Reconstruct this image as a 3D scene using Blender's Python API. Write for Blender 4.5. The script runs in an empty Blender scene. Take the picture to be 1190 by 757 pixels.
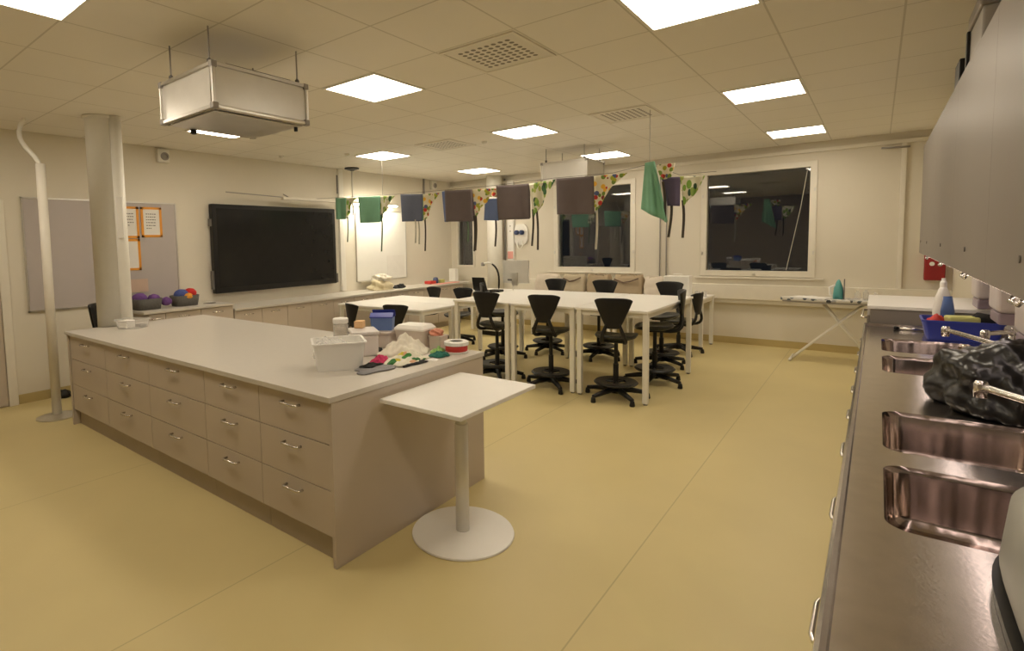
import bpy, bmesh, math, random
from mathutils import Vector, Matrix
random.seed(7)
SC = bpy.context.scene
COL = SC.collection
PI = math.pi
ZC = 2.88          # ceiling height

# ---------------------------------------------------------------- materials
def _nt(name):
    m = bpy.data.materials.new(name); m.use_nodes = True
    nt = m.node_tree; b = nt.nodes['Principled BSDF']
    return m, nt, b

def mat(name, col, rough=.5, metal=0.0, spec=.5, var=.04, scale=9.0, bump=0.0, bscale=60.0, sheen=0, coat=0):
    m, nt, b = _nt(name)
    b.inputs['Roughness'].default_value = rough
    b.inputs['Metallic'].default_value = metal
    b.inputs['Specular IOR Level'].default_value = spec
    if coat: b.inputs['Coat Weight'].default_value = coat
    if sheen: b.inputs['Sheen Weight'].default_value = sheen
    tc = nt.nodes.new('ShaderNodeTexCoord')
    n = nt.nodes.new('ShaderNodeTexNoise'); n.inputs['Scale'].default_value = scale; n.inputs['Detail'].default_value = 3
    nt.links.new(tc.outputs['Object'], n.inputs['Vector'])
    r = nt.nodes.new('ShaderNodeValToRGB')
    r.color_ramp.elements[0].position = .3; r.color_ramp.elements[1].position = .7
    r.color_ramp.elements[0].color = tuple(c*(1-var) for c in col)+(1,)
    r.color_ramp.elements[1].color = tuple(min(1, c*(1+var)) for c in col)+(1,)
    nt.links.new(n.outputs['Fac'], r.inputs['Fac']); nt.links.new(r.outputs['Color'], b.inputs['Base Color'])
    if bump:
        n2 = nt.nodes.new('ShaderNodeTexNoise'); n2.inputs['Scale'].default_value = bscale; n2.inputs['Detail'].default_value = 4
        nt.links.new(tc.outputs['Object'], n2.inputs['Vector'])
        bp = nt.nodes.new('ShaderNodeBump'); bp.inputs['Strength'].default_value = bump; bp.inputs['Distance'].default_value = .01
        nt.links.new(n2.outputs['Fac'], bp.inputs['Height']); nt.links.new(bp.outputs['Normal'], b.inputs['Normal'])
    return m

def emit_mat(name, col, strength):
    m, nt, b = _nt(name)
    b.inputs['Base Color'].default_value = (.8, .8, .8, 1)
    b.inputs['Emission Color'].default_value = col+(1,)
    b.inputs['Emission Strength'].default_value = strength
    return m

def glass_mat(name, tint=(1, 1, 1), rough=0.0, ior=1.5):
    m, nt, b = _nt(name)
    b.inputs['Base Color'].default_value = tint+(1,)
    b.inputs['Transmission Weight'].default_value = 1
    b.inputs['Roughness'].default_value = rough
    b.inputs['IOR'].default_value = ior
    return m

def frosted_mat(name, col, alpha=.55):
    m, nt, b = _nt(name)
    b.inputs['Base Color'].default_value = col+(1,)
    b.inputs['Roughness'].default_value = .35
    b.inputs['Alpha'].default_value = alpha
    return m

def spot_mat(name, base, cols, scale, stretch=(1, 1, 1), thr=.36, rough=.9):
    """cloth print: coloured blots scattered on a plain ground"""
    m, nt, b = _nt(name)
    b.inputs['Roughness'].default_value = rough
    tc = nt.nodes.new('ShaderNodeTexCoord'); mp = nt.nodes.new('ShaderNodeMapping')
    mp.inputs['Scale'].default_value = stretch; mp.inputs['Rotation'].default_value = (0, .6, 0)
    nt.links.new(tc.outputs['Object'], mp.inputs['Vector'])
    v = nt.nodes.new('ShaderNodeTexVoronoi'); v.inputs['Scale'].default_value = scale
    nt.links.new(mp.outputs['Vector'], v.inputs['Vector'])
    s = nt.nodes.new('ShaderNodeSeparateColor'); nt.links.new(v.outputs['Color'], s.inputs['Color'])
    r = nt.nodes.new('ShaderNodeValToRGB'); r.color_ramp.interpolation = 'CONSTANT'
    el = r.color_ramp.elements
    el[0].position = 0; el[0].color = cols[0]+(1,)
    el[1].position = 1/len(cols); el[1].color = cols[1 % len(cols)]+(1,)
    for i in range(2, len(cols)):
        e = el.new(i/len(cols)); e.color = cols[i]+(1,)
    nt.links.new(s.outputs['Red'], r.inputs['Fac'])
    lt = nt.nodes.new('ShaderNodeMath'); lt.operation = 'LESS_THAN'; lt.inputs[1].default_value = thr
    nt.links.new(v.outputs['Distance'], lt.inputs[0])
    mx = nt.nodes.new('ShaderNodeMix'); mx.data_type = 'RGBA'
    mx.inputs['A'].default_value = base+(1,)
    nt.links.new(lt.outputs[0], mx.inputs['Factor']); nt.links.new(r.outputs['Color'], mx.inputs['B'])
    nt.links.new(mx.outputs['Result'], b.inputs['Base Color'])
    return m

def lines_mat(name, col, line, width, xs, xpitch=None, ypitch=None, x0=0, y0=0, rough=.6, var=.03, bump=.0, spec=.5):
    """plain surface crossed by thin joint lines at world-scale positions (object coords = world)"""
    m, nt, b = _nt(name)
    b.inputs['Roughness'].default_value = rough; b.inputs['Specular IOR Level'].default_value = spec
    tc = nt.nodes.new('ShaderNodeTexCoord'); sp = nt.nodes.new('ShaderNodeSeparateXYZ')
    nt.links.new(tc.outputs['Object'], sp.inputs[0])
    def mth(op, a, bb=None):
        n = nt.nodes.new('ShaderNodeMath'); n.operation = op
        for i, q in enumerate((a, bb)):
            if q is None: continue
            if isinstance(q, (int, float)): n.inputs[i].default_value = q
            else: nt.links.new(q, n.inputs[i])
        return n.outputs[0]
    acc = None
    def add(o):
        nonlocal acc
        acc = o if acc is None else mth('MAXIMUM', acc, o)
    for x in xs:
        add(mth('LESS_THAN', mth('ABSOLUTE', mth('SUBTRACT', sp.outputs['X'], x)), width/2))
    for o, p, off in (('X', xpitch, x0), ('Y', ypitch, y0)):
        if p:
            f = mth('FRACT', mth('DIVIDE', mth('SUBTRACT', sp.outputs[o], off-20*p), p))
            d = mth('MINIMUM', f, mth('SUBTRACT', 1.0, f))
            add(mth('LESS_THAN', d, width/2/p))
    n = nt.nodes.new('ShaderNodeTexNoise'); n.inputs['Scale'].default_value = 1.3; n.inputs['Detail'].default_value = 6
    nt.links.new(tc.outputs['Object'], n.inputs['Vector'])
    r = nt.nodes.new('ShaderNodeValToRGB')
    r.color_ramp.elements[0].position = .3; r.color_ramp.elements[1].position = .7
    r.color_ramp.elements[0].color = tuple(c*(1-var) for c in col)+(1,)
    r.color_ramp.elements[1].color = tuple(min(1, c*(1+var)) for c in col)+(1,)
    nt.links.new(n.outputs['Fac'], r.inputs['Fac'])
    mx = nt.nodes.new('ShaderNodeMix'); mx.data_type = 'RGBA'
    nt.links.new(acc, mx.inputs['Factor']); nt.links.new(r.outputs['Color'], mx.inputs['A'])
    mx.inputs['B'].default_value = line+(1,)
    nt.links.new(mx.outputs['Result'], b.inputs['Base Color'])
    return m

WARM = (1.0, .875, .70)
M = dict(
    floor=lines_mat('yellow_linoleum', (.655, .55, .275), (.50, .42, .21), .007, (-.91, -2.33, -4.2), ypitch=None, rough=.42, var=.035, spec=.4),
    ceiling=lines_mat('ceiling_tiles', (.83, .795, .72), (.62, .585, .51), .011, (), xpitch=.6, ypitch=.605, x0=.08, y0=2.915, rough=.9, var=.012),
    wall=mat('cream_wall', (.73, .685, .585), .8, var=.015, scale=2),
    darkened_wall=mat('darkened_wall', (.36, .31, .25), .7),  # unseen back wall, coloured dark so the steel sinks mirror darkness
    cove=mat('shaded_yellow_cove', (.50, .40, .18), .5),  # coved-up flooring, with its shadow darkened into the colour
    white_trim=mat('white_trim', (.78, .74, .65), .5, var=.02),
    white=mat('white_laminate', (.88, .865, .83), .38, var=.01),
    offwhite=mat('offwhite_metal', (.80, .78, .71), .45, var=.02),
    greige=mat('greige_laminate', (.54, .47, .395), .5, var=.02, scale=3),
    greige_dark=mat('greige_plinth', (.43, .37, .30), .55, var=.03),
    edge=mat('laminate_edge', (.62, .56, .48), .5),
    top=mat('grey_worktop', (.60, .565, .51), .33, var=.015, scale=30),
    cab=mat('grey_cabinet', (.26, .232, .208), .42, spec=.38, var=.02, scale=2),
    chrome=mat('chrome', (.74, .72, .70), .2, 1.0, var=.02),
    steel=mat('brushed_steel', (.60, .555, .525), .2, 1.0, var=.06, scale=14, bump=.03, bscale=90),
    sink=mat('sink_steel', (.46, .385, .35), .15, 1.0, var=.07, scale=8, bump=.02, bscale=40),
    alu=mat('aluminium', (.72, .70, .66), .35, 1.0, var=.03),
    alu_panel=mat('pale_panel', (.74, .72, .68), .32, .35, var=.03),
    grey_dark=mat('dark_grey', (.16, .15, .14), .5),
    grey_mid=mat('mid_grey', (.34, .32, .30), .5),
    black=mat('black_plastic', (.011, .0105, .010), .42, spec=.35, var=.1),
    seatblack=mat('black_seat', (.03, .031, .028), .38, var=.1),
    screen=mat('black_screen', (.012, .012, .012), .22, spec=.35, var=.1),
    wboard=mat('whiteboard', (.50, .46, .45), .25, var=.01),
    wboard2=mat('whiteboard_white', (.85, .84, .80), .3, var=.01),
    orange=mat('orange_frame', (.80, .34, .04), .6),
    paper=mat('paper', (.82, .80, .76), .8, var=.02),
    ink=mat('ink', (.12, .11, .11), .8),
    red=mat('red_plastic', (.30, .018, .02), .4),
    redrib=mat('red_ribbon', (.62, .05, .04), .5),
    blue=mat('blue_plastic', (.035, .055, .38), .35),
    navy=mat('navy_blue', (.03, .05, .14), .4),
    bluebox=mat('translucent_blue', (.12, .20, .46), .35),
    teal=mat('teal_plastic', (.10, .36, .35), .3),
    green_c=mat('green_cloth', (.22, .47, .32), .95, bump=.15, bscale=200),
    slate_c=mat('slate_blue_cloth', (.14, .165, .25), .95, bump=.15, bscale=200),
    brown_c=mat('grey_brown_cloth', (.155, .128, .13), .95, bump=.15, bscale=200),
    blue_c=mat('blue_cloth', (.15, .21, .42), .95, bump=.15, bscale=200),
    purple_c=mat('purple_cloth', (.11, .09, .15), .95),
    leaf=spot_mat('leaf_print', (.74, .72, .56), [(.22, .40, .07), (.06, .16, .06), (.42, .48, .12), (.04, .09, .05), (.30, .42, .10)], 21, (1, 1, .6), .56),
    dots=spot_mat('dot_print', (.78, .73, .55), [(.55, .05, .04), (.40, .42, .05), (.25, .04, .05), (.85, .50, .06), (.10, .14, .30), (.18, .28, .05)], 20, (1, 1, 1), .52),
    straps_d=mat('dark_strap', (.07, .06, .05), .9),
    straps_g=mat('green_strap', (.13, .20, .12), .9),
    straps_p=mat('pale_strap', (.55, .53, .46), .9),
    beige_c=mat('beige_canvas', (.50, .43, .31), .95, bump=.3, bscale=70),
    tan_c=mat('tan_canvas', (.40, .315, .21), .95, bump=.3, bscale=70),
    pale_c=mat('pale_canvas', (.68, .61, .52), .95, bump=.3, bscale=70),
    fold_shade=mat('brown_fold_shade', (.17, .12, .09), .95),
    cream_c=mat('cream_cloth', (.80, .76, .66), .95, bump=.2, bscale=60),
    straw=mat('straw_cloth', (.74, .66, .46), .95, bump=.4, bscale=60),
    pink_c=mat('pink_cloth', (.62, .05, .16), .9),
    grey_c=mat('grey_felt', (.27, .265, .28), .95, bump=.3, bscale=120),
    black_c=mat('black_cloth', (.02, .02, .02), .95),
    palegreen=mat('pale_green_cloth', (.28, .48, .16), .95),
    tealcloth=mat('teal_cloth', (.02, .14, .11), .95),
    print_c=spot_mat('green_white_print', (.82, .79, .66), [(.05, .24, .05), (.70, .60, .08), (.05, .20, .06), (.72, .40, .25), (.10, .34, .08), (.80, .78, .70)], 24, (1, .5, 1), .5),
    ironprint=spot_mat('speckled_print', (.66, .64, .60), [(.15, .18, .22), (.30, .40, .30), (.40, .40, .42), (.08, .09, .10)], 16, (1, 1, 1), .40),
    peach=mat('peach_paper', (.80, .52, .28), .7),
    salmon=mat('salmon_plastic', (.72, .30, .20), .5),
    rosebox=frosted_mat('rosy_clear_plastic', (.76, .66, .59), .75),
    purple_y=mat('purple_yarn', (.16, .07, .26), .95, bump=.8, bscale=80),
    blue_y=mat('blue_yarn', (.07, .10, .32), .95, bump=.8, bscale=80),
    red_y=mat('red_yarn', (.60, .03, .03), .95, bump=.8, bscale=80),
    orange_y=mat('orange_yarn', (.80, .35, .05), .95, bump=.8, bscale=80),
    basket=mat('grey_basket', (.12, .115, .105), .9, bump=.8, bscale=60),
    frost=frosted_mat('frosted_plastic', (.93, .92, .89), .93),
    frost2=frosted_mat('pale_translucent_plastic', (.80, .76, .74), .85),
    clear=frosted_mat('clear_plastic', (.85, .84, .82), .28),
    jarglass=glass_mat('clear_glass', (.95, .96, .95), .02),
    bag=mat('black_plastic_bag', (.010, .0095, .0095), .3, spec=.45, bump=.22, bscale=11),
    tubgrey=mat('pale_grey_plastic', (.34, .335, .30), .5),
    cardboard=mat('cardboard', (.42, .27, .15), .8),
    pinkwhite=mat('pinkish_white_plastic', (.72, .66, .63), .35),
    lilac=mat('lilac_grey_base', (.36, .29, .33), .4),
    sponge_y=mat('yellow_green_sponge', (.60, .60, .22), .9, bump=.5),
    glass=glass_mat('window_glass', (.96, .97, .97), 0.0),
    light=emit_mat('led_diffuser', WARM, 16.3),
    boardlight=emit_mat('board_lamp_tube', (1.0, .90, .70), 110.0),
    strip=emit_mat('under_cabinet_tube', (1.0, .82, .74), 5.0),
    grille=mat('grille_grey', (.36, .33, .28), .8),
    pinkflat=mat('pink_sticker', (.80, .38, .33), .6),  # plain pinkish colour of the label and the flat sheet
)

def streak(m, sc, strength):
    nt = m.node_tree; b = nt.nodes['Principled BSDF']
    tc = nt.nodes.new('ShaderNodeTexCoord'); mp = nt.nodes.new('ShaderNodeMapping'); mp.inputs['Scale'].default_value = sc
    n = nt.nodes.new('ShaderNodeTexNoise'); n.inputs['Scale'].default_value = 1; n.inputs['Detail'].default_value = 2
    bp = nt.nodes.new('ShaderNodeBump'); bp.inputs['Strength'].default_value = strength; bp.inputs['Distance'].default_value = .02
    nt.links.new(tc.outputs['Object'], mp.inputs['Vector']); nt.links.new(mp.outputs['Vector'], n.inputs['Vector'])
    nt.links.new(n.outputs['Fac'], bp.inputs['Height']); nt.links.new(bp.outputs['Normal'], b.inputs['Normal'])
streak(M['sink'], (9, 9, .5), .2)
def grid_dots(name, col, dot, pitch, r, half):
    """plain tile pierced by a square field of round holes (object coords)"""
    m, nt, b = _nt(name); b.inputs['Roughness'].default_value = .8
    tc = nt.nodes.new('ShaderNodeTexCoord'); sp = nt.nodes.new('ShaderNodeSeparateXYZ'); nt.links.new(tc.outputs['Object'], sp.inputs[0])
    def mth(op, a, bb=None):
        n = nt.nodes.new('ShaderNodeMath'); n.operation = op
        for i, q in enumerate((a, bb)):
            if q is None: continue
            if isinstance(q, (int, float)): n.inputs[i].default_value = q
            else: nt.links.new(q, n.inputs[i])
        return n.outputs[0]
    d = []; inside = None
    for ax in 'XY':
        f = mth('SUBTRACT', mth('FRACT', mth('DIVIDE', mth('ADD', sp.outputs[ax], 10*pitch), pitch)), .5)
        d.append(mth('MULTIPLY', f, f))
        i = mth('LESS_THAN', mth('ABSOLUTE', sp.outputs[ax]), half)
        inside = i if inside is None else mth('MULTIPLY', inside, i)
    hit = mth('MULTIPLY', mth('LESS_THAN', mth('ADD', d[0], d[1]), (r/pitch)**2), inside)
    mx = nt.nodes.new('ShaderNodeMix'); mx.data_type = 'RGBA'
    mx.inputs['A'].default_value = col+(1,); mx.inputs['B'].default_value = dot+(1,)
    nt.links.new(hit, mx.inputs['Factor']); nt.links.new(mx.outputs['Result'], b.inputs['Base Color'])
    return m
M['perforated'] = grid_dots('perforated_tile', (.76, .725, .65), (.22, .20, .165), .052, .017, .208)

# ---------------------------------------------------------------- mesh builder
class MB:
    def __init__(s, o=(0, 0, 0)):
        s.bm = bmesh.new(); s.o = Vector(o)
    def v(s, p): return s.bm.verts.new(Vector(p)-s.o)
    def face(s, vs):
        try: return s.bm.faces.new(vs)
        except ValueError: return None
    def box(s, x0, x1, y0, y1, z0, z1, rz=0.0, c=None):
        P = [(x, y, z) for z in (z0, z1) for x, y in ((x0, y0), (x1, y0), (x1, y1), (x0, y1))]
        if rz:
            cx, cy = c if c else ((x0+x1)/2, (y0+y1)/2); ca, sa = math.cos(rz), math.sin(rz)
            P = [(cx+(x-cx)*ca-(y-cy)*sa, cy+(x-cx)*sa+(y-cy)*ca, z) for x, y, z in P]
        v = [s.v(p) for p in P]
        for f in ((3, 2, 1, 0), (4, 5, 6, 7), (0, 1, 5, 4), (1, 2, 6, 5), (2, 3, 7, 6), (3, 0, 4, 7)): s.face([v[i] for i in f])
        return s
    def loft(s, rings, cap=True, closed=True):
        R = [[s.v(p) for p in r] for r in rings]
        n = len(R[0])
        for a, b in zip(R, R[1:]):
            for i in range(n if closed else n-1):
                s.face([a[i], a[(i+1) % n], b[(i+1) % n], b[i]])
        if cap and closed:
            s.face(list(reversed(R[0]))); s.face(R[-1])
        return s
    def lathe(s, prof, c=(0, 0, 0), seg=24, cap=True):
        rings = [[(c[0]+r*math.cos(2*PI*i/seg), c[1]+r*math.sin(2*PI*i/seg), c[2]+z) for i in range(seg)] for r, z in prof]
        return s.loft(rings, cap)
    def tube(s, path, r, seg=8, rads=None, flat=1.0):
        P = [Vector(p) for p in path]; rings = []
        up = Vector((0, 0, 1)); prevn = None
        for i, p in enumerate(P):
            d = (P[min(i+1, len(P)-1)]-P[max(i-1, 0)]).normalized()
            if prevn is None:
                n = d.cross(up)
                if n.length < 1e-3: n = d.cross(Vector((0, 1, 0)))
            else: n = prevn-d*prevn.dot(d)
            n.normalize(); prevn = n; b = d.cross(n)
            rr = rads[i] if rads else r
            rings.append([p+n*rr*math.cos(2*PI*k/seg)+b*rr*flat*math.sin(2*PI*k/seg) for k in range(seg)])
        return s.loft(rings)
    def prism(s, poly, z0, z1):
        return s.loft([[(x, y, z0) for x, y in poly], [(x, y, z1) for x, y in poly]])
    def build(s, name, m, parent=None, bevel=0.0, smooth=False, seg=2, subsurf=0, solid=0.0):
        bmesh.ops.remove_doubles(s.bm, verts=s.bm.verts, dist=1e-6)
        bmesh.ops.recalc_face_normals(s.bm, faces=s.bm.faces)
        me = bpy.data.meshes.new(name); s.bm.to_mesh(me); s.bm.free()
        o = bpy.data.objects.new(name, me); COL.objects.link(o)
        if m is not None: me.materials.append(M[m] if isinstance(m, str) else m)
        if parent: o.parent = parent
        else: o.location = s.o
        if smooth:
            for f in me.polygons: f.use_smooth = True
        if solid:
            md = o.modifiers.new('solid', 'SOLIDIFY'); md.thickness = solid; md.offset = 0
        if subsurf:
            md = o.modifiers.new('sub', 'SUBSURF'); md.levels = subsurf; md.render_levels = subsurf
        if bevel:
            md = o.modifiers.new('bevel', 'BEVEL'); md.width = bevel; md.segments = seg; md.limit_method = 'ANGLE'; md.angle_limit = .7
            md.harden_normals = False
        return o

def tag(o, label, cat, group=None, kind=None):
    o['label'] = label; o['category'] = cat
    if group: o['group'] = group
    if kind: o['kind'] = kind
    return o
def thing(name, label, cat, loc=(0, 0, 0), rz=0.0, group=None):
    o = bpy.data.objects.new(name, None); COL.objects.link(o)
    o.empty_display_size = .1
    o.location = loc; o.rotation_euler = (0, 0, rz)
    return tag(o, label, cat, group)
def struct(o):
    o['kind'] = 'structure'; return o
def copy_tree(o, parent=None):
    c = o.copy(); COL.objects.link(c); c.parent = parent
    for ch in list(o.children):
        copy_tree(ch, c)
    return c
def dup(proto, loc, rz, label, group=None):
    c = copy_tree(proto); c.location = loc; c.rotation_euler = (0, 0, rz); c['label'] = label
    if group: c['group'] = group
    return c

def rrect(x0, x1, y0, y1, r, n=5):
    P = []
    for cx, cy, a in ((x1-r, y1-r, 0), (x0+r, y1-r, PI/2), (x0+r, y0+r, PI), (x1-r, y0+r, 1.5*PI)):
        for i in range(n+1):
            t = a+PI/2*i/n; P.append((cx+r*math.cos(t), cy+r*math.sin(t)))
    return P
def superell(cx, cy, a, b, e=3.0, n=40):
    P = []
    for i in range(n):
        t = 2*PI*i/n; c, s_ = math.cos(t), math.sin(t)
        P.append((cx+a*math.copysign(abs(c)**(2/e), c), cy+b*math.copysign(abs(s_)**(2/e), s_)))
    return P

# ================================================================ SETTING
XL, XR, YF, YB = -6.98, .72, 9.18, -1.9
struct(MB().box(XL-.2, XR+.2, YB-.2, YF+.2, -.1, 0).build('floor', 'floor'))
struct(MB().box(XL-.2, XR+.2, YB-.2, YF+.2, ZC, ZC+.1).build('ceiling', 'ceiling'))
struct(MB().box(XL-.2, XL, YB, YF, 0, ZC).build('wall_left', 'wall'))
struct(MB().box(XR, XR+.2, YB, YF, 0, ZC).build('wall_right', 'wall'))
struct(MB().box(XL-.2, XR+.2, YB-.2, YB, 0, ZC).build('wall_back', 'darkened_wall'))
WINS = [(-6.80, -6.40, 1.13, 2.40), (-4.53, -3.19, 1.12, 2.54), (-2.05, -.73, 1.09, 2.56)]
w = MB()
xs = [XL-.2]
for x0, x1, z0, z1 in WINS:
    w.box(xs[-1], x0, YF, YF+.2, 0, ZC); w.box(x0, x1, YF, YF+.2, 0, z0); w.box(x0, x1, YF, YF+.2, z1, ZC); xs.append(x1)
w.box(xs[-1], XR+.2, YF, YF+.2, 0, ZC)
struct(w.build('wall_far', 'wall'))
for i, (x0, x1, z0, z1) in enumerate(WINS):
    e = .07 if i else .03
    f = MB((0, 0, 0))
    d0, d1 = YF-.025, YF+.08
    f.box(x0-e, x0+.012, d0, d1, z0-e, z1+e); f.box(x1-.012, x1+e, d0, d1, z0-e, z1+e)
    f.box(x0, x1, d0, d1, z1-.012, z1+e); f.box(x0, x1, d0, d1, z0-e, z0+.012)
    wo = struct(f.build('window_%d' % (i+1), 'white_trim', bevel=.004))
    for k in range(3): MB().box(x0+.005, x1-.005, YF+.035+k*.02, YF+.041+k*.02, z0+.005, z1-.005).build('pane', 'glass', wo)
    if i:
        h = MB()
        for zz in (z0+.25, z1-.35):
            h.box(x0-.055, x0-.035, d0-.012, d0, zz, zz+.05); h.box(x1+.035, x1+.055, d0-.012, d0, zz, zz+.05)
        h.box((x0+x1)/2-.02, (x0+x1)/2+.02, d0-.012, d0, z0-.05, z0-.025)
        h.build('hinge', 'alu', wo)
struct(MB().box(-4.7, -3.0, YF-.10, YF, 1.03, 1.05).box(-2.2, -.55, YF-.05, YF, .985, 1.01).build('trim_1', 'white_trim', bevel=.004))
struct(MB().box(XL, XR, YF-.05, YF, 2.74, 2.79).build('trim_2', 'white_trim', bevel=.005))
struct(MB().box(-6.2, XR, YF-.10, YF, .68, .90).box(-6.2, XR, YF-.07, YF, .62, .68).build('trim_3', 'white_trim', bevel=.006))
struct(MB().box(XL, XR, YF-.012, YF, 0, .10).build('baseboard_far', 'cove'))
struct(MB().box(XL, XL+.012, 1.56, YF-.02, 0, .10).build('baseboard_left', 'cove'))
struct(MB().box(XR-.012, XR, 6.7, YF-.02, 0, .10).build('baseboard_right', 'cove'))
# door at the left edge of the picture
d = struct(MB().box(XL, XL+.04, 1.47, 1.55, 0, 2.15).box(XL, XL+.04, .42, .50, 0, 2.15).box(XL, XL+.04, .50, 1.47, 2.07, 2.15).build('door_1', 'white_trim', bevel=.004))
MB().box(XL, XL+.025, .505, 1.465, .01, 2.065).build('door_leaf', 'greige', d)
MB().tube([(XL+.025, .6, 1.02), (XL+.07, .6, 1.02), (XL+.07, .72, 1.02)], .009).build('door_handle', 'chrome', d, smooth=True)

# ================================================================ CEILING LIGHTS
LX = {-5.5: 0, -3.2: 1, -.81: 2}
lights = {
 (-3.2, .82): 'square ceiling light panel cut off by the photo\'s top left corner',
 (-.81, .82): 'square ceiling light panel above the near end of the steel counter',
 (-5.5, .82): 'square ceiling light panel over the left end of the drawer island, by the door',
 (-5.5, 3.215): 'ceiling light panel mostly hidden behind the large hanging aluminium box',
 (-3.2, 3.215): 'square ceiling light panel just right of the large hanging aluminium box',
 (-.81, 3.215): 'large bright ceiling light panel cut by the top edge of the photo',
 (-5.5, 5.66): 'ceiling light panel above the two green aprons',
 (-3.2, 5.66): 'ceiling light panel in the middle of the room, above the white high tables',
 (-.81, 5.66): 'long-looking ceiling light panel nearest to the wall cabinets',
 (-5.5, 8.08): 'farthest small ceiling light panel, above the slate blue apron with dotted bib',
 (-3.2, 8.08): 'ceiling light panel beside the far hanging aluminium box',
 (-.81, 8.08): 'far ceiling light panel above the larger right-hand window',
}
proto_l = None
for (x, y), lab in lights.items():
    if proto_l is None:
        t = thing('ceiling_light', lab, 'ceiling light', (x, y, ZC), 0, 'square ceiling light panels')
        a = .275
        MB().box(-a-.018, -a, -a-.018, a+.018, -.012, -.001).box(a, a+.018, -a-.018, a+.018, -.012, -.001).box(-a, a, -a-.018, -a, -.012, -.001).box(-a, a, a, a+.018, -.012, -.001).build('frame', 'offwhite', t)
        MB().box(-a, a, -a, a, -.009, -.001).build('diffuser', 'light', t)
        proto_l = t
    else: dup(proto_l, (x, y, ZC), 0, lab)

# vents: perforated square tile
def make_vent(lab, x, y):
    t = thing('ceiling_vent', lab, 'vent', (x, y, ZC), 0, 'perforated ceiling vents')
    f = MB(); e = .285
    f.box(-e, -e+.02, -e, e, -.010, -.001).box(e-.02, e, -e, e, -.010, -.001).box(-e+.02, e-.02, -e, -e+.02, -.010, -.001).box(-e+.02, e-.02, e-.02, e, -.010, -.001)
    f.build('frame', 'white_trim', t)
    MB().box(-e+.02, e-.02, -e+.02, e-.02, -.006, -.001).build('perforated_plate', 'perforated', t)
    return t
make_vent('perforated ceiling vent nearest the camera, close to the top of the photo', -2.02, 3.22)
make_vent('perforated ceiling vent above the aprons, left of the mid-room light panel', -4.36, 5.645)
make_vent('perforated ceiling vent right of the mid-room light, before the far hanging box', -2.02, 5.645)
for x, y, lab in ((-5.75, 5.2, 'small round ceiling sensor beside the light above the green aprons'), (-3.88, 5.83, 'small round ceiling sensor left of the mid-room light panel'), (-6.5, 4.65, 'small round ceiling sensor above the black screen')):
    o = MB((x, y, ZC)).lathe([(.035, 0), (.035, -.012), (.022, -.03), (.008, -.034)], (x, y, ZC), 16).build('ceiling_sensor', 'offwhite', smooth=True)
    tag(o, lab, 'sensor', 'ceiling sensors')

# hanging aluminium boxes
def hanging_box(lab, x0, x1, y0, y1, z0, z1, rods, g):
    cx, cy = (x0+x1)/2, (y0+y1)/2
    L = (cx, cy, ZC)
    t = thing('hanging_box', lab, 'hanging box', L, 0, g)
    MB(L).box(x0+.012, x1-.012, y0+.012, y1-.012, z0+.012, z1-.012).build('panel_body', 'alu_panel', t)
    f = MB(L); r = .022
    for a in (x0, x1-r):
        for b in (y0, y1-r): f.box(a, a+r, b, b+r, z0, z1)
    for c in (z0, z1-r):
        for b in (y0, y1-r): f.box(x0, x1, b, b+r, c, c+r)
        for a in (x0, x1-r): f.box(a, a+r, y0, y1, c, c+r)
    f.build('edge_profile', 'alu', t, bevel=.004)
    for a in (x0-.004, x1-.034):
        for b in (y0-.004, y1-.034):
            for c in (z0-.004, z1-.034):
                MB(L).box(a, a+.038, b, b+.038, c, c+.038).build('corner_bracket', 'grey_mid', t, bevel=.006)
    MB(L).box(x0+.05, x1-.05, y0+.03, y1-.03, z0-.010, z0-.001).build('bottom_tray', 'alu', t, bevel=.004)
    MB(L).lathe([(.02, 0), (.02, -.03), (.012, -.035)], (x0+.03, y0+.2, z0-.001), 12).build('catch', 'black', t)
    MB(L).lathe([(.012, 0), (.012, -.025)], (x1-.08, y1-.05, z0-.010), 12).build('catch', 'black', t)
    MB(L).box(x1-.1, x1-.05, y0+.12, y1-.1, z1, z1+.02).build('cable_tray', 'grey_dark', t)
    for x, y in rods:
        rd = MB(L).tube([(x, y, z1-.005), (x, y, ZC)], .005).build('hanger_rod', 'grey_mid', t)
        MB(L).lathe([(.014, 0), (.014, .03), (.006, .04)], (x, y, z1), 10).build('hook', 'grey_dark', rd)
    return t
hanging_box('large aluminium-edged box hanging from the ceiling at left', -3.56, -2.91, 1.64, 2.31, 2.402, 2.662, [(-3.0, 1.68), (-3.47, 1.68), (-2.97, 2.27), (-3.47, 2.27)], 'aluminium boxes hung from the ceiling')
hanging_box('smaller-looking aluminium-edged box hanging above the aprons by the far window', -3.66, -2.98, 6.9, 7.5, 2.42, 2.69, [(-3.6, 6.95), (-3.04, 6.95), (-3.04, 7.45), (-3.6, 7.45)], 'aluminium boxes hung from the ceiling')

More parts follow.
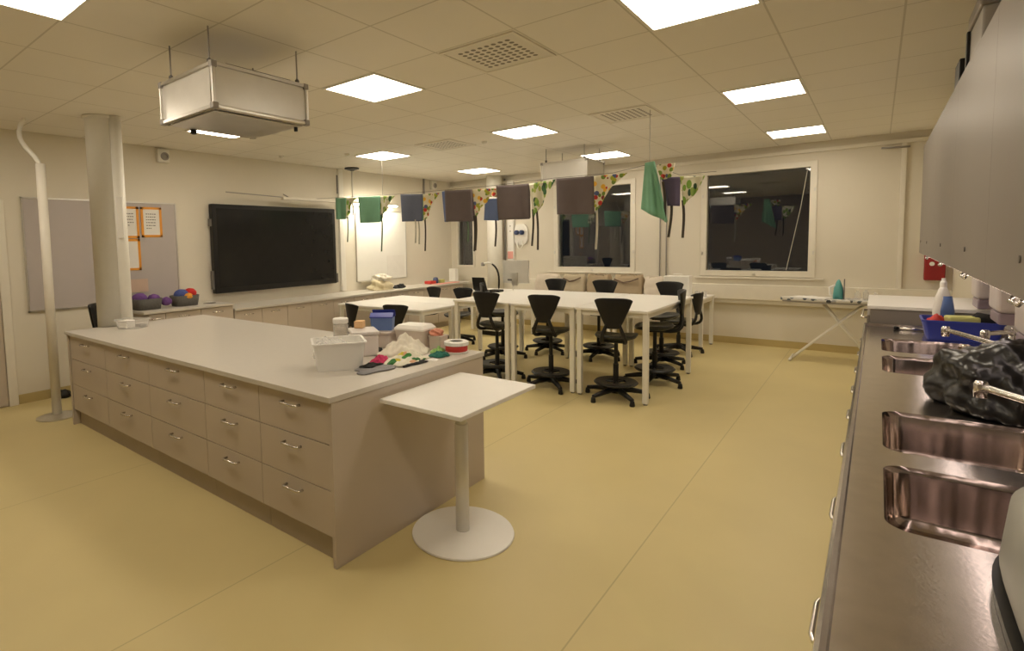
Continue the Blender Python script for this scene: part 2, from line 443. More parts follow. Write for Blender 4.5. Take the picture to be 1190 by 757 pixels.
# ================================================================ LEFT WALL
t = thing('whiteboard', 'grey whiteboard on the left wall behind the round column', 'whiteboard', (XL, 2.5, .97))
L = t.location
MB(L).box(XL+.002, XL+.014, 1.71, 3.33, .98, 2.18).build('board_surface', 'wboard', t)
f = MB(L)
for a in (1.70, 3.32): f.box(XL+.002, XL+.022, a, a+.016, .965, 2.19)
for c in (.965, 2.175): f.box(XL+.002, XL+.022, 1.70, 3.336, c, c+.016)
f.build('frame', 'alu', t)
def orange_sheet(y0, y1, z0, z1, lab, lines):
    L = (XL+.015, (y0+y1)/2, z0)
    t = thing('framed_notice', lab, 'notice', L, 0, 'orange framed notices')
    X = XL+.016
    MB(L).box(X, X+.004, y0+.02, y1-.02, z0+.02, z1-.02).build('paper', 'paper', t)
    f = MB(L); e = .028
    f.box(X, X+.007, y0, y0+e, z0, z1).box(X, X+.007, y1-e, y1, z0, z1).box(X, X+.007, y0, y1, z0, z0+e).box(X, X+.007, y0, y1, z1-e, z1)
    f.build('frame', 'orange', t)
    if lines:
        g = MB(L)
        for k in range(lines):
            zz = z1-.09-k*.035
            yy = y0+.06
            while yy < y1-.075-(.05 if k == lines-1 else 0):
                ln = random.uniform(.012, .03); g.box(X+.003, X+.0052, yy, min(yy+ln, y1-.06), zz, zz+.009); yy += ln+.007
        g.build('print', 'ink', t)
orange_sheet(2.90, 3.15, 1.76, 2.13, 'orange framed notice on the whiteboard, the fully visible one at right', 6)
orange_sheet(2.62, 2.875, 1.75, 2.13, 'orange framed notice half hidden by the column, upper one', 5)
orange_sheet(2.62, 2.875, 1.36, 1.74, 'orange framed notice half hidden by the column, lower one', 0)
o = MB((XL+.03, 2.83, 1.1)).box(XL+.016, XL+.022, 2.70, 2.94, 1.09, 1.25).build('card', 'peach', None); tag(o, 'plain peach card leaning on the whiteboard above the purple basket', 'card')
o.data.materials[0] = mat('tan_card', (.60, .45, .36), .8)

t = thing('wall_screen', 'large black wall-mounted display screen', 'screen', (XL, 4.83, 1.0)); L = t.location
MB(L).box(XL+.03, XL+.12, 3.77, 5.90, .99, 2.20).build('housing', 'black', t, bevel=.012)
MB(L).box(XL+.118, XL+.123, 3.83, 5.84, 1.07, 2.14).build('screen_panel', 'screen', t)
MB(L).box(XL+.01, XL+.115, 5.9, 5.93, 1.0, 1.15).box(XL+.04, XL+.1, 3.75, 3.77, 1.05, 1.3).box(XL+.04, XL+.1, 3.75, 3.77, 1.9, 2.0).build('side_bracket', 'grey_dark', t)
MB(L).box(XL, XL+.03, 4.4, 5.3, 1.3, 1.9).build('wall_mount', 'grey_dark', t)

t = thing('whiteboard', 'bright white whiteboard lit by the lamp, right of the black screen', 'whiteboard', (XL, 7, 1.0)); L = t.location
MB(L).box(XL+.002, XL+.014, 6.45, 7.73, .98, 2.20).build('board_surface', 'wboard2', t)
f = MB(L)
for a in (6.44, 7.725): f.box(XL+.002, XL+.02, a, a+.014, .965, 2.21)
for c in (.965, 2.2): f.box(XL+.002, XL+.02, 6.44, 7.739, c, c+.014)
f.build('frame', 'alu', t); MB(L).box(XL+.002, XL+.07, 6.5, 7.1, .945, .965).build('pen_tray', 'alu', t)
o = MB((XL, 7.45, 1.25)).box(XL+.015, XL+.018, 7.2, 7.66, 1.02, 1.40).build('sheet', 'paper'); tag(o, 'pale paper sheet on the lit whiteboard, lower right', 'paper')

t = thing('board_lamp', 'long white whiteboard lamp on wall arms above the screen', 'lamp', (-6.8, 6.0, 2.3)); L = t.location
MB(L).box(-6.83, -6.76, 4.84, 7.35, 2.30, 2.34).build('lamp_housing', 'white_trim', t, bevel=.008)
MB(L).box(-6.825, -6.775, 6.25, 7.3, 2.285, 2.301).build('tube', 'boardlight', t)
for y in (5.0, 7.2):
    MB(L).tube([(-6.82, y, 2.33), (XL, y, 2.40)], .008).build('arm', 'grey_mid', t)
MB(L).tube([(-6.80, 4.86, 2.335), (-6.80, 3.95, 2.36)], .007).build('end_rod', 'grey_mid', t)
def alarm(y, lab):
    t = thing('alarm_box', lab, 'alarm', (XL, y, 2.70), 0, 'alarm boxes'); L = t.location
    MB(L).box(XL, XL+.07, y-.075, y+.075, 2.69, 2.86).build('case', 'offwhite', t, bevel=.012)
    b = MB(L)
    rings = [[(XL+.07+d, y+.01+r*math.cos(k*PI/8), 2.765+r*math.sin(k*PI/8)) for k in range(16)] for r, d in ((.05, 0), (.05, .012), (.03, .016), (.026, .006))]
    b.loft(rings).build('sounder', 'grey_mid', t, smooth=False)
alarm(3.2, 'small white alarm sounder high on the left wall above the whiteboard')
alarm(8.57, 'small white alarm sounder high on the left wall near the far corner')
o = MB((XL, 6.1, 1)).box(XL, XL+.05, 6.06, 6.16, .84, ZC).build('cable_conduit', 'offwhite', bevel=.004); tag(o, 'white vertical cable conduit on the left wall beside the black screen', 'conduit')
o = MB((XL, 8.0, 1)).tube([(XL+.03, 8.28, 2.15), (XL+.03, 8.28, ZC)], .02).build('wall_pipe', 'grey_mid', smooth=True); tag(o, 'short grey pipe under the ceiling beside the far corner alarm', 'pipe')
t = thing('ceiling_pole', 'thin white pole hanging from a black ceiling flange near the screen', 'pole', (-6.75, 6.2, ZC)); L = t.location
MB(L).lathe([(.12, 0), (.12, -.02), (.05, -.04), (.02, -.05)], (-6.75, 6.2, ZC), 20).build('flange', 'black', t)
MB(L).tube([(-6.75, 6.2, ZC-.04), (-6.75, 6.2, 2.1)], .014).build('tube', 'offwhite', t, smooth=True)
o = MB((-6.62, 5.98, 2.6)).tube([(-6.83, 5.94, 2.45), (-6.83, 5.94, 2.75)], .012).build('cord_tensioner', 'grey_dark', smooth=True)
tag(o, 'short dark cord hanging at the clothesline\'s left end', 'cord')

# left wall low cupboards
def cupboard(y0, y1, z, xf, lab, depth=.58, doors=2, grp='low cupboards along the left wall'):
    t = thing('low_cupboard', lab, 'cupboard', (xf-.3, (y0+y1)/2, 0), 0, grp); L = t.location
    MB(L).box(XL+.02, xf-.02, y0, y1, .1, z).build('carcass', 'greige', t)
    MB(L).box(XL+.05, xf-.06, y0+.001, y1-.001, 0, .1).build('plinth', 'greige_dark', t)
    w = (y1-y0)/doors
    for k in range(doors):
        a = y0+k*w
        dr = MB(L).box(xf-.02, xf, a+.003, a+w-.003, .11, z-.005).build('door', 'greige', t, bevel=.002)
        yc = a+w/2
        MB(L).tube([(xf, yc-.06, z-.06), (xf+.025, yc-.06, z-.06), (xf+.025, yc+.06, z-.06), (xf, yc+.06, z-.06)], .006).build('handle', 'chrome', dr, smooth=True)
names = ['at the end of the high section beside the column', 'nearest left of the step under the screen']
cupboard(2.68, 2.87, .87, -6.38, 'greige low cupboard behind the column under the grey whiteboard', doors=1)
cupboard(2.87, 3.73, .87, -6.38, 'greige low cupboard under the grey yarn baskets, at the step in the worktop')
ys = [3.745, 4.56, 5.4, 6.25, 7.1, 7.95, 8.75]
labs = ['low cupboard directly right of the worktop step, below the screen\'s left half', 'low cupboard below the middle of the black screen', 'low cupboard below the right end of the black screen',
        'low cupboard under the heap of straw-coloured cloth', 'low cupboard behind the front stools of the low table', 'low cupboard at the far corner under the red and blue things']
for a, b, l in zip(ys, ys[1:], labs): cupboard(a, b, .79, -6.38, 'greige '+l)
o = MB((-6.7, 2.85, .9)).box(XL+.005, -6.355, 2.62, 3.735, .872, .90).build('worktop', 'top', bevel=.003); tag(o, 'higher grey worktop on the left wall, carrying the yarn baskets', 'worktop')
o = MB((-6.7, 6.2, .8)).box(XL+.005, -6.355, 3.745, 9.07, .792, .82).build('worktop', 'top', bevel=.003); tag(o, 'long lower grey worktop on the left wall under the screen', 'worktop')

# yarn baskets
def basket(x, y, z, lab):
    t = thing('yarn_basket', lab, 'basket', (x, y, z), 0, 'grey yarn baskets')
    rings = []
    for s_, zz in ((.86, 0), (.93, .06), (1.0, .13), (.93, .13), (.86, .03)):
        rings.append([(px, py, zz) for px, py in superell(0, 0, .14*s_, .155*s_, 4, 28)])
    MB().loft(rings).build('basket_body', 'basket', t, smooth=True)
    return t
def yarn(x, y, z, r, m, lab):
    b = MB((x, y, z-r*.8))
    bm2 = b.bm
    bmesh.ops.create_icosphere(bm2, subdivisions=3, radius=r, matrix=Matrix.Translation((0, 0, r*.8)))
    for v_ in bm2.verts:
        v_.co += v_.co.normalized()*.006*math.sin(v_.co.x*90+v_.co.z*70)*math.cos(v_.co.y*80)
        v_.co.z = (v_.co.z-r*.8)*.8+r*.8
    o = b.build('yarn_ball', m, smooth=True); tag(o, lab, 'yarn'); o['group'] = 'balls of yarn'
basket(-6.68, 2.79, .90, 'grey yarn basket with purple yarn, left one beside the column')
basket(-6.68, 3.25, .90, 'grey yarn basket with red and blue yarn, right one')
yarn(-6.70, 2.72, 1.03, .085, 'purple_y', 'dark purple yarn ball in the left basket, left half')
yarn(-6.66, 2.87, 1.02, .07, 'purple_y', 'dark purple yarn ball in the left basket, right half')
yarn(-6.66, 3.015, .975, .065, 'purple_y', 'purple yarn ball standing between the two baskets')
yarn(-6.66, 3.20, 1.04, .085, 'blue_y', 'blue yarn ball in the right basket')
yarn(-6.70, 3.33, 1.045, .08, 'red_y', 'red yarn ball in the right basket')
yarn(-6.58, 3.25, 1.02, .05, 'orange_y', 'orange yarn ball at the front of the right basket')
o = MB((-6.6, 3.52, .9)).tube([(-6.62, 3.46, .905), (-6.58, 3.56, .905), (-6.57, 3.6, .906)], .012, rads=[.005, .012, .008], flat=.5).build('scissors', 'black', smooth=True); tag(o, 'small black tool lying on the worktop right of the baskets', 'tool')

# heap of cloth etc. on the lower worktop
def blob(c, rx, ry, rz_, seed, amp=.25, sub=4, freq=3.0, flat=True, sharp=0):
    rnd = random.Random(seed)
    ph = [rnd.uniform(0, 6.28) for _ in range(9)]
    b = MB(c)
    bmesh.ops.create_icosphere(b.bm, subdivisions=sub, radius=1)
    for v_ in b.bm.verts:
        n = v_.co.normalized()
        k = (math.sin(n.x*freq+ph[0])*math.sin(n.y*freq*1.3+ph[1])+.6*math.sin(n.z*freq*2.1+ph[2]+n.x*freq)+.45*math.sin(n.y*freq*3.1+ph[3]+n.z*4)+.3*math.sin(n.x*freq*5+ph[4]+n.y*freq*3)+.22*math.sin(n.y*freq*7+ph[5]-n.x*freq*6))
        n = n*(1+amp*.5*k)
        z = n.z
        if flat: z = max(z, -.35)+.35
        v_.co = Vector((n.x*rx, n.y*ry, z*rz_))
    return b
o = blob((-6.68, 6.72, .822), .17, .22, .115, 3, .45).build('cloth_heap', 'straw', smooth=True); tag(o, 'heap of straw-coloured cloth on the worktop under the lit whiteboard', 'cloth')
o = blob((-6.66, 6.75, 1.0), .14, .16, .07, 5, .5).build('cloth_heap', 'cream_c', smooth=True); tag(o, 'pale folded cloth lying on top of the straw-coloured heap', 'cloth')
o = blob((-6.60, 7.13, .822), .06, .12, .05, 8, .5).build('dark_bundle', 'black_c', smooth=True); tag(o, 'small dark bundle right of the straw-coloured cloth heap', 'cloth')
o = MB((-6.7, 8.15, .822)).box(-6.78, -6.62, 8.03, 8.2, .822, .88).build('red_box', 'redrib', bevel=.01); tag(o, 'small red box on the worktop near the far corner', 'box')
o = MB((-6.7, 8.27, .822)).lathe([(.055, 0), (.06, .05), (.045, .11), (.02, .12)], (-6.7, 8.28, .822), 16).build('blue_pot', 'navy', smooth=True); tag(o, 'small dark blue pot beside the red box near the far corner', 'pot')
o = MB((-6.68, 8.45, .822)).box(-6.74, -6.64, 8.38, 8.5, .822, .89).build('yellow_box', 'sponge_y', bevel=.01); tag(o, 'small yellow box right of the dark blue pot', 'box')
o = MB((-6.7, 8.86, .822)).box(-6.78, -6.62, 8.82, 8.92, .822, 1.08).build('upright_holder', 'white', bevel=.008); tag(o, 'slim white upright holder at the far corner of the worktop', 'holder')
o = MB((-6.65, 8.5, .822)).box(-6.56, -6.42, 8.0, 8.7, .822, .835).build('pink_sheet', 'pinkflat', bevel=.002); tag(o, 'flat pinkish sheet on the worktop in front of the red box', 'sheet')

# ================================================================ POLE AND COLUMN AT LEFT
t = thing('cable_pole', 'slim white cable pole on a round grey foot beside the island', 'pole', (-6.12, 1.66, 0)); L = t.location
MB(L).lathe([(.17, 0), (.17, .012), (.12, .022), (.04, .03)], (-6.12, 1.66, 0), 32).build('foot', 'alu', t)
MB(L).tube([(-6.12, 1.66, .02), (-6.15, 1.68, 2.44)], .04, 20).build('shaft', 'white_trim', t, smooth=True)
MB(L).tube([(-6.15, 1.68, 2.42), (-6.18, 1.66, 2.50), (-6.27, 1.6, 2.60), (-6.33, 1.57, 2.70), (-6.33, 1.58, 2.80), (-6.27, 1.62, 2.88)], .022, 10).build('flexible_hose', 'offwhite', t, smooth=True, subsurf=1)
o = MB((-5.77, 2.09, 0)).lathe([(.135, 0), (.135, ZC-.03), (.15, ZC-.03), (.15, ZC-.002)], (-5.77, 2.09, 0), 40).build('round_column', 'offwhite', smooth=False)
for f in o.data.polygons: f.use_smooth = abs(f.normal.z) < .5
tag(o, 'thick round white column rising at the island\'s left end', 'column'); 
t = thing('column_conduit', 'white cable trunking strapped to the round column\'s right side', 'conduit', (-5.645, 2.165, 0)); L = t.location
o = MB(L).lathe([(.054, 0), (.054, ZC-.002)], (-5.645, 2.165, 0), 28).build('trunking', 'offwhite', t)
for f in o.data.polygons: f.use_smooth = abs(f.normal.z) < .5
MB(L).box(-5.60, -5.575, 2.11, 2.165, 1.72, 2.12, -.35).build('socket_strip', 'white', t, bevel=.006)
MB(L).box(-5.667, -5.655, 2.100, 2.112, 2.12, ZC-.01).build('shadow_line', 'grey_mid', t)  # dark strip standing in for the shadow line between column and trunking

o = blob((-6.87, 1.93, .002), .06, .08, .07, 61, .3, sub=3).build('dark_bundle', 'black', smooth=True); tag(o, 'small dark bundle on the floor by the wall behind the white pole', 'bundle')
# ================================================================ ISLAND
IX0, IX1, IY0, IY1, IZ = -5.75, -2.02, 1.66, 3.0, .875
def handle_x(mb, xc, y, z, w=.135, d=.032, r=.0072):
    return mb.tube([(xc-w/2, y, z), (xc-w/2, y-d*.8, z), (xc-w/2+.012, y-d, z), (xc+w/2-.012, y-d, z), (xc+w/2, y-d*.8, z), (xc+w/2, y, z)], r)
units = [(-5.70, -4.88), (-4.88, -4.07), (-4.07, -3.27), (-3.27, -2.66), (-2.66, -2.055)]
ulab = ['drawer unit at the island\'s left end beside the column', 'second drawer unit from the column end of the island', 'middle drawer unit of the island',
        'narrower drawer unit fourth from the column end of the island', 'drawer unit at the island\'s right corner next to the end panel']
for (x0, x1), l in zip(units, ulab):
    t = thing('drawer_unit', 'greige '+l, 'drawer unit', ((x0+x1)/2, 1.9, 0), 0, 'three-drawer units of the island'); L = t.location
    yb = 1.93 if x0 < -5.5 else IY1-.03
    MB(L).box(x0+.001, x1-.001, 1.705, yb, .14, .844).build('carcass', 'greige', t)
    MB(L).box(x0+.001, x1-.001, 1.73, 1.75, 0, .14).build('plinth', 'greige_dark', t)
    for z0, z1 in ((.15, .386), (.390, .622), (.626, .842)):
        dr = MB(L).box(x0+.002, x1-.002, 1.685, 1.704, z0, z1).build('drawer', 'greige', t, bevel=.0015)
        handle_x(MB(L), (x0+x1)/2, 1.686, z1-.055).build('handle', 'chrome', dr, smooth=True)
o = MB((-2.04, 2.3, 0)).box(-2.05, -2.025, IY0+.015, IY1-.01, 0, .845).build('end_panel', 'greige', bevel=.002); tag(o, 'wide greige end panel of the island behind the small white table', 'panel')
o = MB((-5.715, 1.8, 0)).box(-5.735, -5.705, IY0+.015, 1.93, 0, .845).build('end_panel', 'greige', bevel=.002); tag(o, 'narrow greige end panel at the island\'s left end by the pole', 'panel')
# worktop with a round notch for the column
pts = [(IX0, IY0), (IX1, IY0), (IX1, IY1), (IX0, IY1)]
n0 = []
n0.append((IX0, 2.24)); n0.append((-5.58, 2.24)); n0.append((-5.58, 2.10))
for k in range(0, 9):
    a = -.05-(1.40)*k/8
    n0.append((-5.77+.14*math.cos(a), 2.09+.14*math.sin(a)))
n0.append((IX0, 1.948))
poly = [(IX0, IY1)]+n0+[(IX0, IY0), (IX1, IY0), (IX1, IY1)]
o = MB((-3.9, 2.3, .86)).prism(poly, .846, IZ).build('worktop', 'top', bevel=.0025); tag(o, 'big pale grey island worktop with sewing clutter on its right end', 'worktop')

# ---- clutter on the island
Z = IZ+.0005
def open_bin(name, cx, cy, z, w, d, h, rz, m, lab, cat, taper=.88, wall=.004, lip=.01, group=None):
    t = MB((cx, cy, z)); ca, sa = math.cos(rz), math.sin(rz)
    def ring(s_, zz, ex=0):
        return [(cx+x*ca-y*sa, cy+x*sa+y*ca, z+zz) for x, y in rrect(-w/2*s_-ex, w/2*s_+ex, -d/2*s_-ex, d/2*s_+ex, .03)]
    t.loft([ring(taper, 0), ring(1, h-.008), ring(1, h-.008, lip), ring(1, h, lip), ring(1, h, -wall), ring(taper, .005, -wall)])
    o = t.build(name, m, smooth=False); tag(o, lab, cat, group); return o
open_bin('plastic_bin', -2.50, 2.14, Z, .30, .25, .165, .95, 'frost', 'frosted white plastic bin at the front of the island clutter', 'bin')
for i, (dx, dy, m, lab) in enumerate(((-.03, .0, 'clear', 'clear plastic bag standing in the frosted bin'),)):
    o = blob((-2.53+dx, 2.12+dy, Z+.06), .09, .09, .075, 21, .5).build('plastic_bag', m, smooth=True); tag(o, lab, 'bag')
t = thing('storage_jar', 'clear jar with a white lid behind the frosted bin', 'jar', (-2.98, 2.58, Z)); 
MB().lathe([(.05, 0), (.055, .01), (.055, .16), (.045, .175), (.041, .175), (.05, .155), (.05, .012)], seg=24).build('jar_body', 'clear', t, smooth=True)
MB().lathe([(.05, .172), (.056, .176), (.056, .205), (.05, .21)], seg=24).build('lid', 'white', t, smooth=False)
MB().lathe([(.044, .013), (.044, .13), (.03, .14)], seg=16).build('contents', 'beige_c', t)
o = MB((-2.87, 2.42, Z)).lathe([(.04, 0), (.045, .09), (.042, .09), (.037, .004)], (-2.86, 2.36, Z), 20).build('clear_cup', 'clear', smooth=True); tag(o, 'small clear cup between the lidded jar and the white bin', 'cup')
t = thing('sewing_box', 'tall pale pinkish plastic box with a lid behind the frosted bin', 'box', (-2.66, 2.50, Z), .95)
MB().box(-.085, .085, -.11, .11, 0, .14).build('box_body', 'frost2', t, bevel=.012)
MB().box(-.092, .092, -.117, .117, .14, .165).build('lid', 'frost2', t, bevel=.008)
o = MB((-2.74, 2.62, Z+.166)).box(-2.76, -2.70, 2.5, 2.57, Z+.168, Z+.215, .5).build('paper_packet', 'peach', bevel=.004); tag(o, 'peach paper packet standing on the pale pinkish box', 'packet')
# blue box with lids on a rosy box
t = thing('rosy_storage_box', 'rosy see-through storage box under the blue container', 'box', (-2.76, 2.78, Z), .3)
MB().box(-.13, .11, -.10, .10, 0, .10).build('box_body', 'rosebox', t, bevel=.01)
MB().box(-.138, .118, -.108, .108, .10, .118).build('lid', 'rosebox', t, bevel=.005)
t = thing('blue_container', 'translucent blue container with open dark blue flaps', 'container', (-2.75, 2.78, Z+.1185), .55)
MB().loft([[(x*s_, y*s_, zz) for x, y in rrect(-.12, .12, -.075, .075, .012)] for s_, zz in ((.62, 0), (.68, .09), (.66, .09), (.60, .005))]).build('tub', 'bluebox', t)
def tilt(x0, x1, y0, z0, y1, z1, th):
    return [[(x0, y0, z0), (x1, y0, z0), (x1, y1, z1), (x0, y1, z1)], [(x0, y0, z0+th), (x1, y0, z0+th), (x1, y1, z1+th), (x0, y1, z1+th)]]
MB().loft(tilt(-.085, .085, -.055, .09, -.015, .118, .008)).build('flap', 'blue', t, bevel=.002)
MB().loft(tilt(-.085, .085, .055, .09, .03, .135, .008)).build('flap', 'blue', t, bevel=.002)
t = thing('lidded_tray', 'low clear box with white dome lid, right of the blue container', 'box', (-2.52, 2.87, Z), .15)
ZT = .03
MB().loft([[(x*s_, y*s_, zz) for x, y in rrect(-.12, .12, -.09, .09, .02)] for s_, zz in ((.9, 0), (1, .1+ZT))]).build('tray_body', 'rosebox', t)
MB().loft([[(x*s_, y*s_, zz) for x, y in rrect(-.125, .125, -.095, .095, .02)] for s_, zz in ((1, .101+ZT), (1, .112+ZT), (.8, .135+ZT), (.35, .142+ZT))]).build('lid', 'white', t, smooth=False)
t = thing('small_rosy_box', 'small rosy clear box carrying a salmon scrap, right of the white-lidded box', 'box', (-2.34, 2.91, Z), .1)
MB().loft([[(x*s_, y*s_, zz) for x, y in rrect(-.05, .05, -.055, .055, .012)] for s_, zz in ((.9, 0), (1, .09))]).build('box_body', 'rosebox', t)
MB().box(-.052, .052, -.057, .057, .09, .097).build('lid', 'rosebox', t, bevel=.003)
o = blob((-2.345, 2.90, Z+.098), .042, .045, .03, 31, .5).build('salmon_scrap', 'salmon', smooth=True); tag(o, 'salmon coloured scrap bundle on the small rosy box', 'cloth')
def cloth_mound(cx, cy, z, rx, ry, h, seed, m, name, lab, cat='cloth', peaks=3, n=40, pk=None):
    rnd = random.Random(seed)
    ph = [rnd.uniform(0, 6.3) for _ in range(8)]
    pu, pv = pk if pk else (rnd.uniform(-.3, .3), rnd.uniform(-.3, .3))
    rot = rnd.uniform(-.4, .4); ca, sa = math.cos(rot), math.sin(rot)
    b = MB((cx, cy, z)); V = {}
    for i in range(n+1):
        for j in range(n+1):
            u, v_ = -1+2*i/n, -1+2*j/n
            e = max(0, (1-abs(u)**2.5)*(1-abs(v_)**2.5))**.6
            peak = .35*math.exp(-((u-pu)**2+(v_-pv)**2)/.10)
            ridge = .5+.5*math.sin(3.2*(u*ca+v_*sa)+ph[0]+.9*math.sin(2.3*v_+ph[1]))
            fine = .10*math.sin(9*u+ph[2]+4*v_)+.08*math.sin(12*v_+ph[3]-5*u)+.05*math.sin(21*u+13*v_+ph[4])
            zz = h*max(0, e*(.42+.30*ridge+peak+fine))+.004
            g = 1+.10*math.sin(4*math.atan2(v_, u)+ph[5])+.06*math.sin(7*math.atan2(v_, u)+ph[6])
            rr = min(1.0, 1.15/max(.01, (abs(u)**3+abs(v_)**3)**(1/3))) if (u or v_) else 1
            x, y = u*g*rr, v_*g*rr
            V[i, j] = b.v((cx+rx*(x*ca-y*sa), cy+ry*(x*sa+y*ca), z+zz))
    for i in range(n):
        for j in range(n): b.face([V[i, j], V[i+1, j], V[i+1, j+1], V[i, j+1]])
    o = b.build(name, m, smooth=True, solid=.004); tag(o, lab, cat); return o
cloth_mound(-2.43, 2.66, Z, .15, .15, .125, 4, 'cream_c', 'cream_cloth', 'crumpled cream cloth in the middle of the island clutter', pk=(.1, .25))
cloth_mound(-2.25, 2.47, Z, .085, .15, .06, 12, 'print_c', 'printed_cloth', 'white cloth with green leaf print at the front of the clutter', peaks=4)
cloth_mound(-2.37, 2.36, Z, .045, .06, .05, 14, 'pink_c', 'pink_cloth', 'small bright pink cloth right of the frosted bin', peaks=2)
cloth_mound(-2.26, 2.22, Z, .07, .135, .012, 15, 'grey_c', 'felt_piece', 'dark grey felt piece lying flat near the island\'s front edge', peaks=2)
cloth_mound(-2.31, 2.23, Z+.012, .035, .06, .014, 17, 'black_c', 'black_scrap', 'small black scrap lying on the grey felt piece', peaks=2)
cloth_mound(-2.58, 2.54, Z, .04, .05, .05, 18, 'black_c', 'black_scrap', 'small black scrap between the pinkish box and cream cloth', peaks=2)
cloth_mound(-2.18, 2.46, Z, .045, .1, .014, 19, 'black_c', 'black_scrap', 'flat black scrap under the edge of the leaf print cloth', peaks=2)
cloth_mound(-2.26, 2.80, Z, .04, .05, .04, 22, 'palegreen', 'green_cloth', 'small light green cloth left of the red ribbon spool', peaks=2)
cloth_mound(-2.18, 2.715, Z, .05, .06, .035, 23, 'tealcloth', 'teal_cloth', 'small dark teal cloth in front of the red ribbon spool', peaks=2)
for x, y, rz, m, lab in ((-2.16, 2.6, .4, 'paper', 'white paper slip at the island edge beside the printed cloth'), (-2.25, 2.70, -.3, 'pinkwhite', 'pale pinkish paper slip behind the dark teal cloth')):
    o = MB((x, y, Z)).box(x-.05, x+.05, y-.035, y+.035, Z, Z+.002, rz).build('paper_slip', m); tag(o, lab, 'paper')
t = thing('ribbon_spool', 'white spool wound with red ribbon at the island\'s far right corner', 'spool', (-2.17, 2.89, Z))
MB().lathe([(.080, 0), (.083, .003), (.083, .009), (.03, .009)], seg=32).build('lower_flange', 'white', t)
MB().lathe([(.070, .0095), (.075, .013), (.075, .046), (.070, .05)], seg=32).build('ribbon', 'redrib', t, smooth=True)
MB().lathe([(.03, .0505), (.083, .0505), (.083, .072), (.075, .076), (.045, .076), (.045, .056)], seg=32).build('upper_flange', 'white', t)
MB().lathe([(.044, .06), (.044, .07)], seg=20).build('hub', 'black', t)
# clear box on the left back
open_bin('clear_box', -5.40, 2.12, Z, .24, .20, .085, .4, 'clear', 'clear plastic box beside the round column on the island', 'box')
o = MB((-5.40, 2.08, Z)).box(-5.46, -5.36, 2.02, 2.12, Z+.006, Z+.075, .4).build('white_carton', 'white', bevel=.005); tag(o, 'small white carton inside the clear box by the column', 'carton')
o = MB((-5.36, 2.18, Z)).box(-5.40, -5.33, 2.145, 2.21, Z+.006, Z+.03, .3).build('dark_case', 'grey_dark', bevel=.004); tag(o, 'small dark case inside the clear box by the column', 'case')

# ================================================================ SMALL PEDESTAL TABLE
t = thing('pedestal_table', 'small white pedestal table in front of the island\'s end panel', 'table', (-1.735, 2.34, 0))
MB().lathe([(.281, 0), (.284, .004), (.281, .011), (.06, .018)], seg=56).build('base_plate', 'white', t)
MB().lathe([(.037, .016), (.037, .62)], seg=28).build('lower_column', 'white', t, smooth=False)
MB().lathe([(.031, .62), (.031, .76)], seg=28).build('upper_column', 'offwhite', t, smooth=False)
MB().box(-.045, .045, -.07, .07, .755, .777).build('bracket', 'grey_dark', t)
MB().box(-.265, .265, -.36, .36, .777, .80).build('tabletop', 'white', t, bevel=.004)
for c in t.children:
    if 'column' in c.name:
        for f in c.data.polygons: f.use_smooth = abs(f.normal.z) < .5

# ================================================================ HIGH AND LOW TABLES
def table(x0, x1, y0, y1, h, lab, grp):
    cx, cy = (x0+x1)/2, (y0+y1)/2
    t = thing('work_table', lab, 'table', (cx, cy, 0), 0, grp)
    a, b = (x1-x0)/2, (y1-y0)/2
    MB().box(-a, a, -b, b, h-.026, h).build('tabletop', 'white', t, bevel=.004)
    r = MB(); i_ = .03
    r.box(-a+.04, a-.04, -b+i_, -b+i_+.03, h-.075, h-.026).box(-a+.04, a-.04, b-i_-.03, b-i_, h-.075, h-.026)
    r.box(-a+.02, -a+.05, -b+.06, b-.06, h-.075, h-.026).box(a-.05, a-.02, -b+.06, b-.06, h-.075, h-.026)
    r.build('apron_rail', 'offwhite', t)
    for sx in (-1, 1):
        for sy in (-1, 1):
            lg = MB().box(sx*(a-.035)-.025, sx*(a-.035)+.025, sy*(b-.04)-.025, sy*(b-.04)+.025, .015, h-.026).build('leg', 'offwhite', t, bevel=.004)
            MB().lathe([(.02, 0), (.02, .016)], (sx*(a-.035), sy*(b-.04), 0), 12).build('foot', 'grey_dark', lg)
    return t
TH = .92
table(-2.395, -1.655, 5.24, 6.86, TH, 'high white work table at the right, nearest the steel counter', 'high white work tables')
table(-3.185, -2.405, 5.24, 6.86, TH, 'high white work table in the middle of the three', 'high white work tables')
table(-3.975, -3.195, 5.24, 6.86, TH, 'high white work table at the left, beside the low table', 'high white work tables')
table(-6.13, -4.50, 5.27, 5.965, .75, 'low white work table, front one, behind the island clutter', 'low white work tables')
table(-6.13, -4.50, 5.975, 6.67, .75, 'low white work table, rear one, toward the far left corner', 'low white work tables')
table(-3.17, -1.86, 8.25, 8.95, .75, 'white side table under the right window edge holding the white case', 'tables under the windows')
table(-4.60, -3.19, 8.25, 8.95, .75, 'white side table under the left window holding canvas bags', 'tables under the windows')

